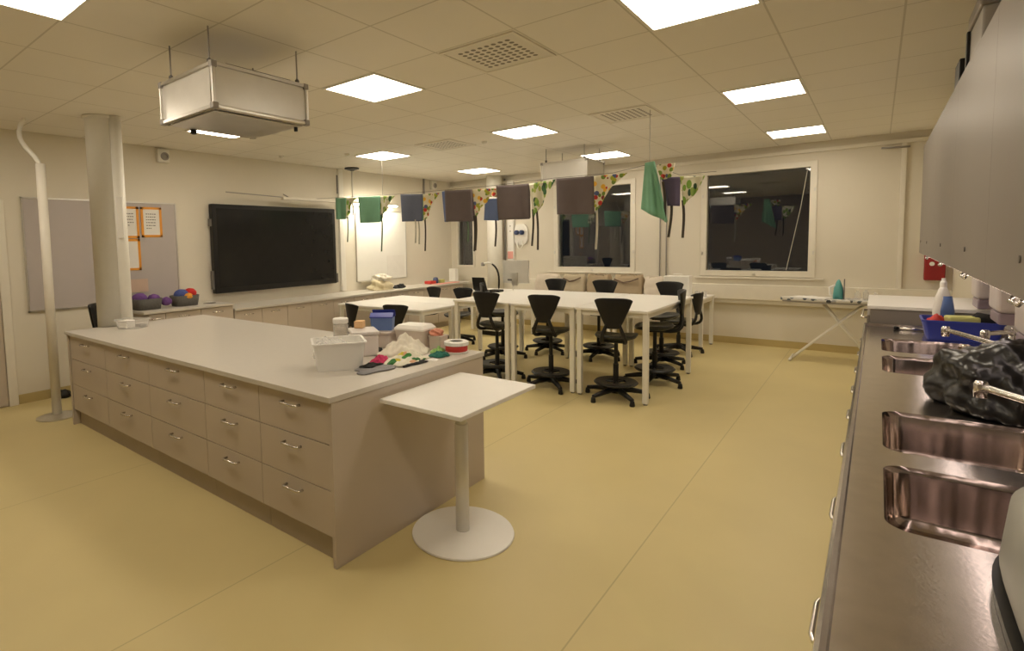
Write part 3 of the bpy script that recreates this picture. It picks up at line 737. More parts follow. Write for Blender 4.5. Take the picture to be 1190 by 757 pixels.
# ================================================================ STOOLS
def make_stool(h, lab, grp):
    """swivel work stool: star base, gas column, foot ring, seat, two back uprights, trapezoid back. Faces +Y"""
    t = thing('swivel_stool', lab, 'stool', (0, 0, 0), 0, grp)
    for k in range(5):
        a = 2*PI*k/5+.3; c, s_ = math.cos(a), math.sin(a)
        lg = MB().tube([(.03*c, .03*s_, .10), (.15*c, .15*s_, .085), (.31*c, .31*s_, .06)], .02, 8, rads=[.036, .028, .02]).build('base_leg', 'black', t, smooth=True)
        MB().lathe([(.022, 0), (.026, .008), (.02, .05), (.008, .06)], (.31*c, .31*s_, 0), 12).build('glide', 'black', lg, smooth=True)
    MB().lathe([(.045, .055), (.05, .07), (.045, .13), (.028, .14)], seg=20).build('hub', 'black', t, smooth=True)
    MB().lathe([(.027, .13), (.027, h*.55), (.02, h*.55), (.02, h-.05)], seg=16).build('gas_column', 'black', t)
    if h > .55:
        rg = MB().lathe([(.10, .155), (.20, .15), (.215, .165), (.20, .18), (.10, .175), (.10, .155)], seg=36, cap=False)
        for k in range(3):
            a = 2*PI*k/3+.9; rg.tube([(.02*math.cos(a), .02*math.sin(a), .165), (.18*math.cos(a), .18*math.sin(a), .165)], .012, 6)
        rg.build('foot_ring', 'black', t)
    # seat: waisted shell with a dished top and turned down front
    rings = []
    def outline(s_, dz):
        P = []
        for i in range(36):
            a = 2*PI*i/36; x, y = math.cos(a), math.sin(a)
            w_ = .205+.02*max(0, y); px = w_*math.copysign(abs(x)**.75, x)*s_; py = .205*math.copysign(abs(y)**.8, y)*s_
            z = h+dz-.10*max(0, py-.10)*1.6+.05*abs(px)*s_+.10*max(0, -py-.10)
            P.append((px, py+.01, z))
        return P
    rings = [outline(.3, -.045), outline(.7, -.04), outline(.95, -.022), outline(1, -.004), outline(.96, .008), outline(.7, -.004), outline(.3, -.010)]
    MB().loft(rings).build('seat', 'seatblack', t, smooth=True)
    MB().box(-.09, .09, -.12, .09, h-.062, h-.035).build('seat_plate', 'black', t, bevel=.006)
    # uprights
    for s_ in (-1, 1):
        MB().tube([(s_*.06, -.02, h-.045), (s_*.10, -.16, h-.052), (s_*.115, -.245, h-.025), (s_*.10, -.275, h+.04), (s_*.068, -.27, h+.11), (s_*.05, -.268, h+.19)], .014, 8, rads=[.016, .021, .024, .021, .019, .014]).build('back_upright', 'black', t, smooth=True, subsurf=1)
    # backrest: trapezoid, wide at the top, curved around the back
    n, mrow = 12, 8; F = {}; b = MB()
    for side, off in ((0, 0), (1, -.022)):
        for j in range(mrow+1):
            v_ = j/mrow; hw = .058+.132*v_**.85
            for i in range(n+1):
                u = -1+2*i/n
                zz = h+.105+.30*v_
                if j == mrow: zz -= .028*abs(u)**4
                x = hw*u*(1-.06*(v_ > .95)*abs(u)**6); y = -.265+.045*u*u*(1+v_*.4)*(hw/.19)-.025*v_+off
                F[side, i, j] = b.v((x, y, zz))
    for j in range(mrow):
        for i in range(n):
            b.face([F[0, i, j], F[0, i+1, j], F[0, i+1, j+1], F[0, i, j+1]]); b.face([F[1, i, j], F[1, i, j+1], F[1, i+1, j+1], F[1, i+1, j]])
    for i in range(n):
        b.face([F[0, i, 0], F[1, i, 0], F[1, i+1, 0], F[0, i+1, 0]]); b.face([F[0, i, mrow], F[0, i+1, mrow], F[1, i+1, mrow], F[1, i, mrow]])
    for j in range(mrow):
        b.face([F[0, 0, j], F[0, 0, j+1], F[1, 0, j+1], F[1, 0, j]]); b.face([F[0, n, j], F[1, n, j], F[1, n, j+1], F[0, n, j+1]])
    b.build('backrest', 'black', t, bevel=.008, seg=2, smooth=True)
    return t
GS = 'high black swivel stools'
HS = .645
p = make_stool(HS, 'high black swivel stool with its back to us at the right-hand high table', GS)
p.location = (-2.01, 5.36, 0); p.rotation_euler = (0, 0, .25)
for x, y, rz, lab in (
    (-2.74, 5.38, .17, 'high black swivel stool with its back to us at the middle high table'),
    (-3.45, 5.40, .05, 'front left high black swivel stool, seat turned right, at the left high table'),
    (-3.97, 6.36, -1.05, 'high black swivel stool half hidden behind the front left stool'),
    (-1.88, 6.18, 1.9, 'high black swivel stool seen in profile at the right table end'),
    (-2.08, 7.10, 3.05, 'high black swivel stool on the far side, behind the right table\'s far edge'),
    (-2.90, 7.10, 3.2, 'high black swivel stool on the far side, middle one in front of the tan bags'),
    (-3.66, 7.08, 3.1, 'high black swivel stool on the far side, left one below the window edge')):
    dup(p, (x, y, 0), rz, lab)
dup(p, (-6.21, 2.34, 0), -.8, 'high black swivel stool mostly hidden behind the white pole and round column')
GL = 'low black swivel stools'
q = make_stool(.46, 'low black swivel stool on the left at the front low table', GL)
q.location = (-5.12, 4.93, 0); q.rotation_euler = (0, 0, -.3)
for x, y, rz, lab in (
    (-4.68, 5.12, .3, 'low black swivel stool seen behind the blue container at the front low table'),
    (-5.9, 6.95, 3.0, 'low black swivel stool at the far side of the rear low table, left one'),
    (-5.2, 6.98, 3.4, 'low black swivel stool at the far side of the rear low table, right one'),
    (-2.12, 8.02, 1.4, 'low black swivel stool at the side table, right of the high tables'),
    ):
    dup(q, (x, y, 0), rz, lab)

# ================================================================ APRONS ON THE CLOTHESLINE (hangs in the plane y = 6)
YA = 5.6   # the line hangs across the room at this depth
KA = YA/6.0
def near(P): return [(x*KA, 1.61+(z-1.61)*KA) for x, z in P]
def cline(x): return 2.33+.05*math.cos((x+4.2)*.55)*-1+.03
def sheet(poly_fn, name, m, parent, L, nx=14, nz=14, thick=.004, wave=.012, seed=0):
    rnd = random.Random(seed); ph = rnd.uniform(0, 6)
    b = MB(L); V = {}
    for i in range(nx+1):
        for j in range(nz+1):
            x, y, z = poly_fn(i/nx, j/nz)
            y += wave*(j/nz)*math.sin(i/nx*7+ph)+wave*.5*math.sin(i/nx*13+ph*2)*(j/nz)
            V[i, j] = b.v((x, y, z))
    for i in range(nx):
        for j in range(nz): b.face([V[i, j], V[i+1, j], V[i+1, j+1], V[i, j+1]])
    return b.build(name, m, parent, smooth=True, solid=thick)
def P_y(u, v, y): return y
def quad(P, y):   # P: top left, top right, bottom right, bottom left as (x, z)
    def f(u, v):
        tl, tr, br, bl = P
        x = (tl[0]*(1-u)+tr[0]*u)*(1-v)+(bl[0]*(1-u)+br[0]*u)*v
        z = (tl[1]*(1-u)+tr[1]*u)*(1-v)+(bl[1]*(1-u)+br[1]*u)*v
        return x, P_y(u, v, y), z
    return f
def strap(pts, m, parent, L, w=.012, y=YA, name='strap'):
    b = MB(L); prev = None
    P = []
    for (x0, z0), (x1, z1) in zip(pts, pts[1:]):
        for k in range(8): P.append((x0+(x1-x0)*k/8, z0+(z1-z0)*k/8))
    P.append(pts[-1])
    ring = []
    for i, (x, z) in enumerate(P):
        dx = .008*math.sin(i*.5)
        ring.append([(x-w+dx, y-.001, z), (x+w+dx, y-.003, z), (x+w+dx, y+.003, z), (x-w+dx, y+.003, z)])
    b.loft(ring); return b.build(name, m, parent)
def apron(lab, body, bodymat, bibs, bibmat, straps, ybody=YA, back=None, wave=.012):
    body = near(body); bibs = [near(P) for P in bibs]; straps = [(near(P), m_) for P, m_ in straps]
    cx = sum(q_[0] for q_ in body)/4; zt = max(q_[1] for q_ in body)
    L = (cx, ybody, zt)
    t = thing('apron', lab, 'apron', L, 0, 'aprons drying on the line')
    sheet(quad(body, ybody-.012), 'skirt', bodymat, t, L, seed=len(lab), wave=wave)
    bb = [(x, z+(.012 if i > 1 else 0)) for i, (x, z) in enumerate(body)]
    sheet(quad(bb, ybody+.016), 'skirt_fold', back or bodymat, t, L, seed=len(lab)+3)
    for k, P in enumerate(bibs): sheet(quad(P, ybody-.004+.012*k), 'bib', bibmat, t, L, seed=len(lab)+k+9, wave=.02)
    for pts, m in straps: strap(pts, m, t, L, y=ybody-.002)
    return t
apron('small green apron at the left end of the line, in front of the screen', [(-6.93, 2.39), (-6.68, 2.375), (-6.69, 2.03), (-6.93, 2.04)], 'green_c',
      [[(-6.68, 2.375), (-6.44, 2.36), (-6.55, 2.28), (-6.68, 2.03)]], 'leaf', [([(-6.67, 2.1), (-6.68, 1.66)], 'straps_g')])
apron('brighter green apron, second from the left on the line', [(-6.39, 2.37), (-5.90, 2.35), (-5.91, 1.945), (-6.35, 1.955)], 'green_c',
      [[(-5.91, 2.35), (-5.60, 2.33), (-5.74, 2.22), (-5.89, 1.97)], [(-5.99, 2.29), (-5.88, 2.30), (-5.86, 2.02), (-5.98, 2.10)]], 'leaf', [([(-5.89, 2.05), (-5.91, 1.50)], 'straps_g')])
apron('slate blue apron with dotted bib, third from the left', [(-5.48, 2.345), (-5.05, 2.315), (-5.06, 1.93), (-5.46, 1.94)], 'slate_c',
      [[(-5.05, 2.315), (-4.74, 2.31), (-4.86, 2.19), (-5.03, 1.93)]], 'dots', [([(-5.03, 2.0), (-5.03, 1.50)], 'straps_d'), ([(-5.21, 1.96), (-5.21, 1.62)], 'straps_p'), ([(-5.15, 1.96), (-5.14, 1.60)], 'straps_p')], back='green_c')
apron('grey-brown apron with a blue edge, in front of the narrow window', [(-4.65, 2.335), (-4.19, 2.315), (-4.17, 1.89), (-4.64, 1.905)], 'brown_c',
      [[(-4.19, 2.315), (-3.84, 2.30), (-3.94, 2.18), (-4.16, 1.92)]], 'dots', [([(-4.17, 1.96), (-4.17, 1.49)], 'straps_d'), ([(-4.14, 1.96), (-4.15, 1.50)], 'straps_d')])
t = apron('blue apron showing only a strip left of the grey-brown apron', [(-4.74, 2.33), (-4.66, 2.335), (-4.65, 1.90), (-4.71, 1.91)], 'blue_c', [], 'dots', [([(-4.32, 1.92), (-4.31, 1.62)], 'straps_g')], ybody=YA+.05)
apron('small blue apron folded left of the dark brown apron', [(-4.01, 2.18), (-3.80, 2.17), (-3.80, 1.885), (-4.03, 1.90)], 'blue_c',
      [[(-3.99, 2.30), (-3.82, 2.30), (-3.82, 2.19), (-3.95, 2.20)]], 'dots', [([(-3.86, 1.92), (-3.865, 1.55)], 'straps_d')], ybody=YA+.04)
apron('dark brown apron with leaf print bib, above the grey monitor', [(-3.81, 2.33), (-3.34, 2.315), (-3.33, 1.885), (-3.79, 1.89)], 'brown_c',
      [[(-3.34, 2.315), (-2.98, 2.34), (-3.08, 2.18), (-3.27, 1.90)]], 'leaf', [([(-3.29, 2.0), (-3.30, 1.55)], 'straps_d'), ([(-3.24, 2.0), (-3.22, 1.50)], 'straps_d')])
apron('largest dark brown apron, in front of the left window', [(-2.97, 2.345), (-2.51, 2.33), (-2.50, 1.90), (-2.96, 1.92)], 'brown_c',
      [[(-2.51, 2.33), (-2.13, 2.33), (-2.30, 2.20), (-2.49, 1.92)]], 'dots', [([(-2.48, 1.97), (-2.48, 1.50)], 'straps_p')])
apron('bunched green apron hanging to a point, near the line\'s right end', [(-1.93, 2.41), (-1.84, 2.42), (-1.70, 1.77), (-1.97, 1.93)], 'green_c',
      [[(-1.82, 2.38), (-1.63, 2.38), (-1.66, 2.24), (-1.76, 2.22)]], 'dots', [([(-1.75, 2.2), (-1.72, 1.8)], 'straps_d')], ybody=YA-.03, wave=.04)
apron('dark purple apron with leaf print bib at the right end of the line', [(-1.78, 2.25), (-1.60, 2.24), (-1.60, 1.94), (-1.72, 1.95)], 'purple_c',
      [[(-1.60, 2.245), (-1.36, 2.23), (-1.42, 2.10), (-1.56, 1.94)]], 'leaf', [([(-1.68, 2.0), (-1.70, 1.62)], 'straps_d'), ([(-1.57, 2.0), (-1.56, 1.61)], 'straps_d')], ybody=YA+.03)
lp = near([(-6.93, 2.395), (-6.4, 2.385), (-5.6, 2.352), (-4.7, 2.343), (-3.8, 2.338), (-3.0, 2.355), (-2.3, 2.345), (-1.9, 2.40), (-1.6, 2.26), (-1.30, 2.26)])
o = MB((-4, YA, 2.3)).tube([(XL, YA, 2.36)]+[(x, YA, z) for x, z in lp]+[(-1.17, YA, 2.215)], .0022, 6).build('clothesline', 'straps_d'); tag(o, 'thin clothesline strung across the room with aprons', 'clothesline')
for x, z, lab in ((-5.47, 2.31, 'thin wire from the ceiling holding the line at the second green apron'), (-1.77, 2.36, 'thin wire from the ceiling above the bunched green apron')):
    o = MB((x, YA, z)).tube([(x, YA, z), (x, YA, ZC)], .003, 6).build('hanger_wire', 'grey_mid'); tag(o, lab, 'wire', 'hanger wires')

# ================================================================ FAR WALL
o = MB((-5.74, 8.95, 0)).lathe([(.15, 0), (.15, ZC-.002)], (-5.76, 8.98, 0), 32).build('round_column', 'offwhite')
for f in o.data.polygons: f.use_smooth = abs(f.normal.z) < .5
tag(o, 'round white column in the far left corner behind the desk', 'column')
t = thing('power_trunking', 'white vertical power trunking on the far wall left of the window', 'conduit', (-5.48, YF, 0)); L = t.location
MB(L).box(-5.56, -5.42, YF-.07, YF, .92, ZC-.1).build('trunking', 'white', t, bevel=.006)
MB(L).box(-5.55, -5.43, YF-.075, YF-.07, 1.28, 1.42).build('pink_label', 'pinkflat', t)
MB(L).box(-5.50, -5.48, YF-.074, YF-.07, 1.9, 1.92).box(-5.50, -5.48, YF-.074, YF-.07, 1.8, 1.82).build('screw', 'grey_dark', t)
o = MB((-5.62, YF, 1)).tube([(-5.63, YF-.03, .92), (-5.63, YF-.03, ZC-.05)], .016).build('wall_pipe', 'grey_mid', smooth=True); tag(o, 'thin grey pipe between the corner column and power trunking', 'pipe')
t = thing('valve_panel', 'grey wall panel with two dark blue connectors beside the power trunking', 'panel', (-5.3, YF, 1.7)); L = t.location
MB(L).loft([[(-5.29+x, YF-d, 1.74+z) for x, z in superell(0, 0, .16, .2, 3, 28)] for d in (.002, .04)]).build('plate', 'alu_panel', t)
for k in (-.055, .055):
    b = MB(L); b.loft([[(-5.30+k+r*math.cos(a*PI/8), YF-d, 1.78+r*math.sin(a*PI/8)) for a in range(16)] for r, d in ((.045, .04), (.045, .09), (.03, .11))]); b.build('connector', 'navy', t)
MB(L).tube([(-5.35, YF-.05, 1.60), (-5.34, YF-.07, 1.50), (-5.28, YF-.07, 1.46), (-5.23, YF-.05, 1.53), (-5.24, YF-.05, 1.62)], .01).build('cable', 'offwhite', t, smooth=True)
for x, lab in ((-2.72, 'thin grey riser pipe between the windows, left one'), (-2.62, 'thin grey riser pipe between the windows, right one')):
    o = MB((x, YF, 1)).tube([(x, YF-.03, .90), (x, YF-.03, ZC-.15)], .011).build('riser_pipe', 'grey_mid', smooth=True); tag(o, lab, 'pipe', 'riser pipes')
o = MB((.3, YF, 1)).box(.20, .25, YF-.05, YF, .90, 2.74).build('cable_conduit', 'white_trim', bevel=.005); tag(o, 'pale vertical conduit on the far wall beside the wall cabinets', 'conduit')
o = MB((-.78, YF, 1)).tube([(-.77, YF-.035, 2.55), (-.84, YF-.05, 2.0), (-.99, YF-.06, 1.12)], .004, 6).build('pull_cord', 'straps_p'); tag(o, 'thin slanting cord across the right window\'s edge', 'cord')
o = MB((.13, YF, 2.7)).tube([(.0, YF-.06, 2.70), (.28, YF-.06, 2.69)], .012).build('cable_clip', 'grey_mid', smooth=True); tag(o, 'short dark cable on the far wall trim near the cabinets', 'cable')

# bags on the side tables
def canvas_bag(cx, cy, z, w, h, d, m, lab, dark=False, seed=1):
    t = thing('canvas_bag', lab, 'bag', (cx, cy, z), 0, 'canvas bags under the window')
    rnd = random.Random(seed); rings = []
    for k in range(9):
        f = k/8; s_ = 1+.05*math.sin(f*PI)-.10*f*f
        ph = rnd.uniform(0, 6)
        rings.append([(x*s_+.006*math.sin(i*.9+ph), y*(s_-.45*f*f)+.006*math.cos(i*.7+ph), f*h*(1-.05*math.sin(i*.35+seed)*f)) for i, (x, y) in enumerate(superell(0, 0, w/2, d/2, 4.5, 36))])
    MB().loft(rings).build('bag_body', m, t, smooth=True)
    for s_ in (-1, 1):
        MB().tube([(-w*.25, s_*d*.22, h*.93), (-w*.2, s_*d*.20, h*1.02), (0, s_*d*.17, h*1.06), (w*.2, s_*d*.20, h*1.02), (w*.25, s_*d*.22, h*.93)], .012, 6, flat=.4).build('handle', m, t, smooth=True)
    if dark:
        MB().tube([(-w*.42, -d*.42, h*.80), (-w*.1, -d*.47, h*.62), (w*.15, -d*.47, h*.70), (w*.40, -d*.44, h*.86)], .012, 6).build('fold', 'fold_shade', t, smooth=True)  # dark brown strand paints the shade inside a crease
canvas_bag(-4.42, 8.6, .7505, .44, .28, .26, 'pale_c', 'pale canvas bag, leftmost of those under the window', seed=2)
canvas_bag(-3.93, 8.6, .7505, .38, .28, .26, 'beige_c', 'beige canvas bag with dark crease, second from the left', True, 3)
canvas_bag(-3.50, 8.6, .7505, .38, .29, .26, 'tan_c', 'tan canvas bag, third from the left under the window', False, 4)
canvas_bag(-3.02, 8.6, .7505, .46, .29, .28, 'tan_c', 'tan canvas bag with dark folds, widest of the row', True, 5)
canvas_bag(-2.62, 8.6, .7505, .30, .27, .24, 'pale_c', 'small pale canvas bag just left of the white case', seed=6)
t = thing('white_case', 'plain white upright case at the right of the canvas bags', 'case', (-2.28, 8.55, .7505))
MB().box(-.18, .18, -.09, .09, 0, .30).build('case_body', 'white', t, bevel=.012)
MB().tube([(-.06, 0, .295), (-.06, 0, .325), (.06, 0, .325), (.06, 0, .295)], .008).build('handle', 'offwhite', t, smooth=True)
for i, (x, lab) in enumerate(((-2.02, 'small clear jar on the side table\'s right end, left one'), (-1.93, 'small clear jar on the side table\'s right end, right one'))):
    o = MB((x, 8.6, .7505)).lathe([(.032, 0), (.036, .005), (.036, .07), (.03, .075), (.03, .01)], (x, 8.6, .7505), 16).build('small_jar', 'clear', smooth=True); tag(o, lab, 'jar', 'small clear jars')

# teacher's desk in the far left
t = thing('desk', 'white desk behind the left high table with a drawer pedestal', 'desk', (-5.05, 8.1, 0)); L = t.location
MB(L).box(-5.75, -4.63, 7.75, 8.5, .722, .75).build('desktop', 'white', t, bevel=.004)
for x in (-5.7, -4.70):
    MB(L).box(x, x+.05, 8.05, 8.15, .03, .722).build('leg', 'offwhite', t); 
MB(L).box(-5.72, -4.66, 8.2, 8.22, .35, .72).build('modesty_panel', 'offwhite', t)
t = thing('drawer_pedestal', 'white wheeled drawer pedestal under the far desk', 'drawers', (-5.15, 7.9, 0)); L = t.location
MB(L).box(-5.36, -4.93, 7.78, 8.18, .08, .60).build('carcass', 'white', t, bevel=.004)
for k in range(3): MB(L).box(-5.355, -4.935, 7.762, 7.779, .09+k*.17, .25+k*.17).build('drawer', 'white', t, bevel=.002)
MB(L).box(-5.34, -4.95, 7.80, 8.16, .0, .079).build('plinth', 'black', t)
t = thing('monitor', 'grey flat monitor seen from behind on the far desk', 'monitor', (-4.75, 8.05, .7505)); L = t.location
MB(L).box(-5.0, -4.5, 8.03, 8.07, .90, 1.29).build('display_back', 'alu_panel', t, bevel=.006)
MB(L).box(-4.80, -4.70, 8.0, 8.03, .86, 1.08).build('neck', 'alu', t); MB(L).box(-4.90, -4.66, 7.95, 8.15, .7505, .765).build('stand_foot', 'alu', t, bevel=.004)
MB(L).box(-4.775, -4.77, 7.985, 8.0, .75+.02, .86).build('neck_post', 'alu', t)
MB(L).box(-4.9, -4.78, 8.022, 8.031, .94, .97).build('port_panel', 'grey_dark', t)
t = thing('laptop', 'black laptop open on the far desk beside the document camera', 'laptop', (-5.35, 7.95, .7505)); L = t.location
MB(L).box(-5.48, -5.22, 7.86, 8.05, .7505, .765).build('keyboard_base', 'black', t, bevel=.003)
b = MB(L); b.loft([[(-5.48, 7.83, .77), (-5.20, 7.84, .77), (-5.23, 7.78, 1.0), (-5.47, 7.77, 1.0)], [(-5.48, 7.845, .77), (-5.20, 7.855, .77), (-5.23, 7.795, 1.0), (-5.47, 7.785, 1.0)]]); b.build('lid', 'black', t)
t = thing('document_camera', 'black gooseneck document camera on the far desk', 'document camera', (-5.02, 7.9, .7505)); L = t.location
MB(L).box(-5.15, -4.95, 7.83, 7.98, .7505, .79).build('base', 'black', t, bevel=.008)
MB(L).tube([(-5.0, 7.9, .785), (-4.99, 7.9, .95), (-5.0, 7.9, 1.08), (-5.06, 7.9, 1.19), (-5.15, 7.9, 1.24)], .018, 8).build('gooseneck', 'black', t, smooth=True, subsurf=1)
MB(L).tube([(-5.13, 7.9, 1.235), (-5.22, 7.9, 1.25), (-5.30, 7.9, 1.235)], .02, 8).build('arm', 'offwhite', t, smooth=True)
MB(L).lathe([(.03, 0), (.035, .01), (.035, .05), (.02, .06)], (-5.32, 7.9, 1.195), 12).build('camera_head', 'grey_mid', t, smooth=True)

# ironing board
t = thing('ironing_board', 'folding ironing board with speckled cover under the right window', 'ironing board', (-.5, 8.4, 0)); L = t.location
P = superell(-.40, 8.42, .57, .19, 3.2, 44)
P = [(x, 8.42+(y-8.42)*(1 if x > -.6 else max(.35, 1-(-.6-x)*1.3))) for x, y in P]
MB(L).prism(P, .775, .81).build('cover', 'ironprint', t, bevel=.01)
MB(L).prism([(-.40+(x+.40)*.96, 8.42+(y-8.42)*.92) for x, y in P], .755, .7745).build('board_frame', 'grey_mid', t)
for yy in (8.34, 8.50):
    MB(L).tube([(-.82, yy, .02), (-.10, yy, .755)], .012).build('leg', 'offwhite', t, smooth=True)
    MB(L).tube([(-.52, yy+.03, .755), (.02, yy+.03, .02)], .012).build('leg', 'offwhite', t, smooth=True)
MB(L).tube([(-.83, 8.22, .018), (-.83, 8.62, .018)], .016).build('foot_bar', 'offwhite', t, smooth=True)
MB(L).tube([(.02, 8.22, .018), (.02, 8.62, .018)], .016).build('foot_bar', 'offwhite', t, smooth=True)
t = thing('steam_iron', 'teal and white steam iron standing upright on the ironing board', 'iron', (-.36, 8.42, .8105))
MB().loft([[(x, y+yy, z) for x, y in superell(0, 0, w, d, 2.6, 24)] for z, w, d, yy in ((0, .055, .05, 0), (.05, .055, .05, 0), (.14, .045, .045, .01), (.22, .02, .03, .02), (.24, .006, .012, .03))]).build('iron_body', 'teal', t, smooth=True)
MB().loft([[(x+.058, y, z) for x, y in ((-.006, -w), (.006, -w), (.006, w), (-.006, w))] for z, w in ((.0, .05), (.1, .05), (.2, .025), (.25, .004))]).build('soleplate', 'grey_dark', t)
MB().tube([(-.03, 0, .03), (-.08, 0, .05), (-.085, 0, .14), (-.03, 0, .17)], .015).build('handle', 'white', t, smooth=True)
for x, y, hh, lab in ((-.17, 8.42, .11, 'small clear bottle on the ironing board, left one beside the steel counter'), (-.09, 8.45, .12, 'small clear bottle on the ironing board, middle one'), (.0, 8.42, .09, 'small clear bottle on the ironing board, right one')):
    o = MB((x, y, .8105)).lathe([(.026, 0), (.03, .005), (.03, hh*.7), (.014, hh*.85), (.014, hh)], (x, y, .8105), 14).build('small_bottle', 'clear', smooth=True); tag(o, lab, 'bottle', 'small clear bottles')
o = cloth_mound(-.65, 8.42, .8105, .22, .12, .02, 40, 'paper', 'white_cloth', 'thin white cloth lying on the ironing board\'s left half', peaks=3)

# red box on the far wall
t = thing('first_aid_box', 'red box with a white round mark on the far wall by the cabinets', 'box', (.57, YF, 1.0)); L = t.location
MB(L).box(.455, .65, YF-.10, YF-.001, 1.02, 1.36).build('case', 'red', t, bevel=.012)
b = MB(L); b.loft([[(.525+.025*math.cos(a*PI/10), YF-d, 1.225+.025*math.sin(a*PI/10)) for a in range(20)] for d in (.099, .103)]); b.build('mark', 'white', t)

# ================================================================ RIGHT COUNTER
CX0, CXB, CZ = -.045, XR-.002, .87
SINKS = [(.035, .50, 1.74, 2.24), (.035, .50, 2.38, 2.93), (.04, .50, 3.75, 4.28), (.04, .50, 4.42, 4.97)]
CY0, CY1 = .35, 5.68
L = (.3, 3.0, CZ)
b = MB(L); bm = b.bm
def loop(pts, z):
    vs = [b.v((x, y, z)) for x, y in pts]
    return [bm.edges.new((vs[i], vs[(i+1) % len(vs)])) for i in range(len(vs))]
E_ = loop([(CX0, CY0), (CXB, CY0), (CXB, CY1), (CX0, CY1)], CZ)
for x0, x1, y0, y1 in SINKS: E_ += loop(rrect(x0, x1, y0, y1, .06, 8), CZ)
bmesh.ops.triangle_fill(bm, use_beauty=True, use_dissolve=False, edges=E_)
# raised front bead and nosing
prof = [(CX0, CZ), (CX0-.004, CZ+.006), (CX0-.014, CZ+.008), (CX0-.022, CZ+.003), (CX0-.024, CZ-.006), (CX0-.024, CZ-.032), (CX0-.005, CZ-.034)]
b.loft([[(x, y, z) for x, z in prof] for y in (CY0, CY1)], cap=False, closed=False)
b.box(XR-.02, XR-.001, CY0, CY1, CZ, CZ+.05)
b.box(CX0-.02, CXB, CY1-.004, CY1, CZ-.03, CZ+.012)
wt = b.build('steel_worktop', 'steel'); tag(wt, 'long brushed stainless steel worktop with four inset sinks', 'worktop')
for x0, x1, y0, y1 in SINKS:
    s_ = MB(L); rings = []
    for ins, z, r in ((0, CZ, .06), (.004, CZ-.006, .06), (.008, CZ-.02, .06), (.014, CZ-.15, .06), (.022, CZ-.175, .055), (.045, CZ-.188, .05), (.15, CZ-.192, .04)):
        rings.append([(x, y, z) for x, y in rrect(x0+ins, x1-ins, y0+ins, y1-ins, r, 8)])
    s_.loft(rings, cap=False)
    vs = [s_.v(p) for p in rings[-1]]; s_.face(vs)
    sk = s_.build('sink_basin', 'sink', wt, smooth=True)
    MB(L).lathe([(.04, 0), (.04, .003), (.028, .003), (.02, .001)], ((x0+x1)/2, (y0+y1)/2, CZ-.1915), 20).build('drain', 'chrome', sk)
ub = [.40, 1.0, 1.62, 2.24, 2.80, 3.30, 3.85, 4.40, 5.03, 5.66]
wl = ['nearest the camera', 'second from the camera', 'third from the camera', 'fourth from the camera', 'fifth from the camera', 'sixth from the camera', 'seventh from the camera', 'eighth from the camera', 'farthest from the camera']
for a, c, l in zip(ub, ub[1:], wl):
    t = thing('base_cabinet', 'grey base cabinet under the steel worktop, '+l, 'cabinet', (.3, (a+c)/2, 0), 0, 'base cabinets under the steel worktop'); L2 = t.location
    MB(L2).box(-.03, XR-.02, a+.001, a+.017, .1, .66).box(-.03, XR-.02, c-.017, c-.001, .1, .66).box(-.03, XR-.02, a+.017, c-.017, .1, .118).box(XR-.04, XR-.02, a+.017, c-.017, .118, .66).build('carcass', 'cab', t)
    MB(L2).box(.0, .02, a+.001, c-.001, 0, .1).build('plinth', 'greige_dark', t)
    dr = MB(L2).box(-.05, -.031, a+.002, c-.002, .11, .832).build('door', 'cab', t, bevel=.0015)
    yc = (a+c)/2+.08
    MB(L2).tube([(-.05, yc-.085, .775), (-.078, yc-.08, .775), (-.082, yc-.06, .775), (-.082, yc+.06, .775), (-.078, yc+.08, .775), (-.05, yc+.085, .775)], .006).build('handle', 'chrome', dr, smooth=True)
# white topped unit beyond the steel worktop
t = thing('tall_appliance', 'white-topped grey appliance at the far end of the steel worktop', 'appliance', (.3, 6.2, 0)); L2 = t.location
MB(L2).box(-.03, XR-.01, 5.72, 6.68, .0, .995).build('body', 'cab', t, bevel=.004)
MB(L2).box(-.05, -.031, 5.74, 6.66, .12, .94).build('front_door', 'cab', t, bevel=.004)
MB(L2).box(-.05, XR-.005, 5.70, 6.70, .996, 1.025).build('top', 'white', t, bevel=.005)
MB(L2).tube([(-.05, 5.9, .9), (-.085, 5.9, .9), (-.085, 6.5, .9), (-.05, 6.5, .9)], .008).build('handle', 'chrome', t, smooth=True)

# wall cabinets
wy = [.33, 1.59, 2.85, 4.11, 5.37, 6.63, 7.0]
wl = ['above the near end of the counter, outside the frame', 'filling the photo\'s top right corner, nearest visible one', 'just beyond the clear vertical seam, under the grey crate',
      'above the black bag\'s far side and the far sinks', 'above the blue tub and red box, second to last', 'narrow last one at the far end']
for a, c, l in zip(wy, wy[1:], wl):
    t = thing('wall_cabinet', 'plain grey wall cabinet '+l, 'cabinet', (.5, (a+c)/2, 1.42), 0, 'wall cabinets over the steel counter'); L2 = t.location
    MB(L2).box(.332, XR-.002, a+.001, c-.001, 1.425, 2.42).build('carcass', 'cab', t)
    dr = MB(L2).box(.31, .331, a+.001, c-.001, 1.42, 2.42).build('door', 'cab', t, bevel=.0008)
    b = MB(L2); yc = (a+c)/2
    b.loft([[(x, yc+.011*math.cos(k*PI/6), 1.53+.011*math.sin(k*PI/6)) for k in range(12)] for x in (.311, .306)]); b.build('keyhole', 'grey_dark', dr)
    if c-a > .5:
        MB(L2).tube([(.33, yc+.05, 1.418), (.318, yc+.05, 1.395), (.318, yc+.19, 1.395), (.33, yc+.19, 1.418)], .006).build('handle', 'chrome', dr, smooth=True)
t = thing('under_cabinet_lamp', 'slim pinkish strip lamp under the wall cabinets\' front edge', 'lamp', (.36, 4, 1.41)); L2 = t.location
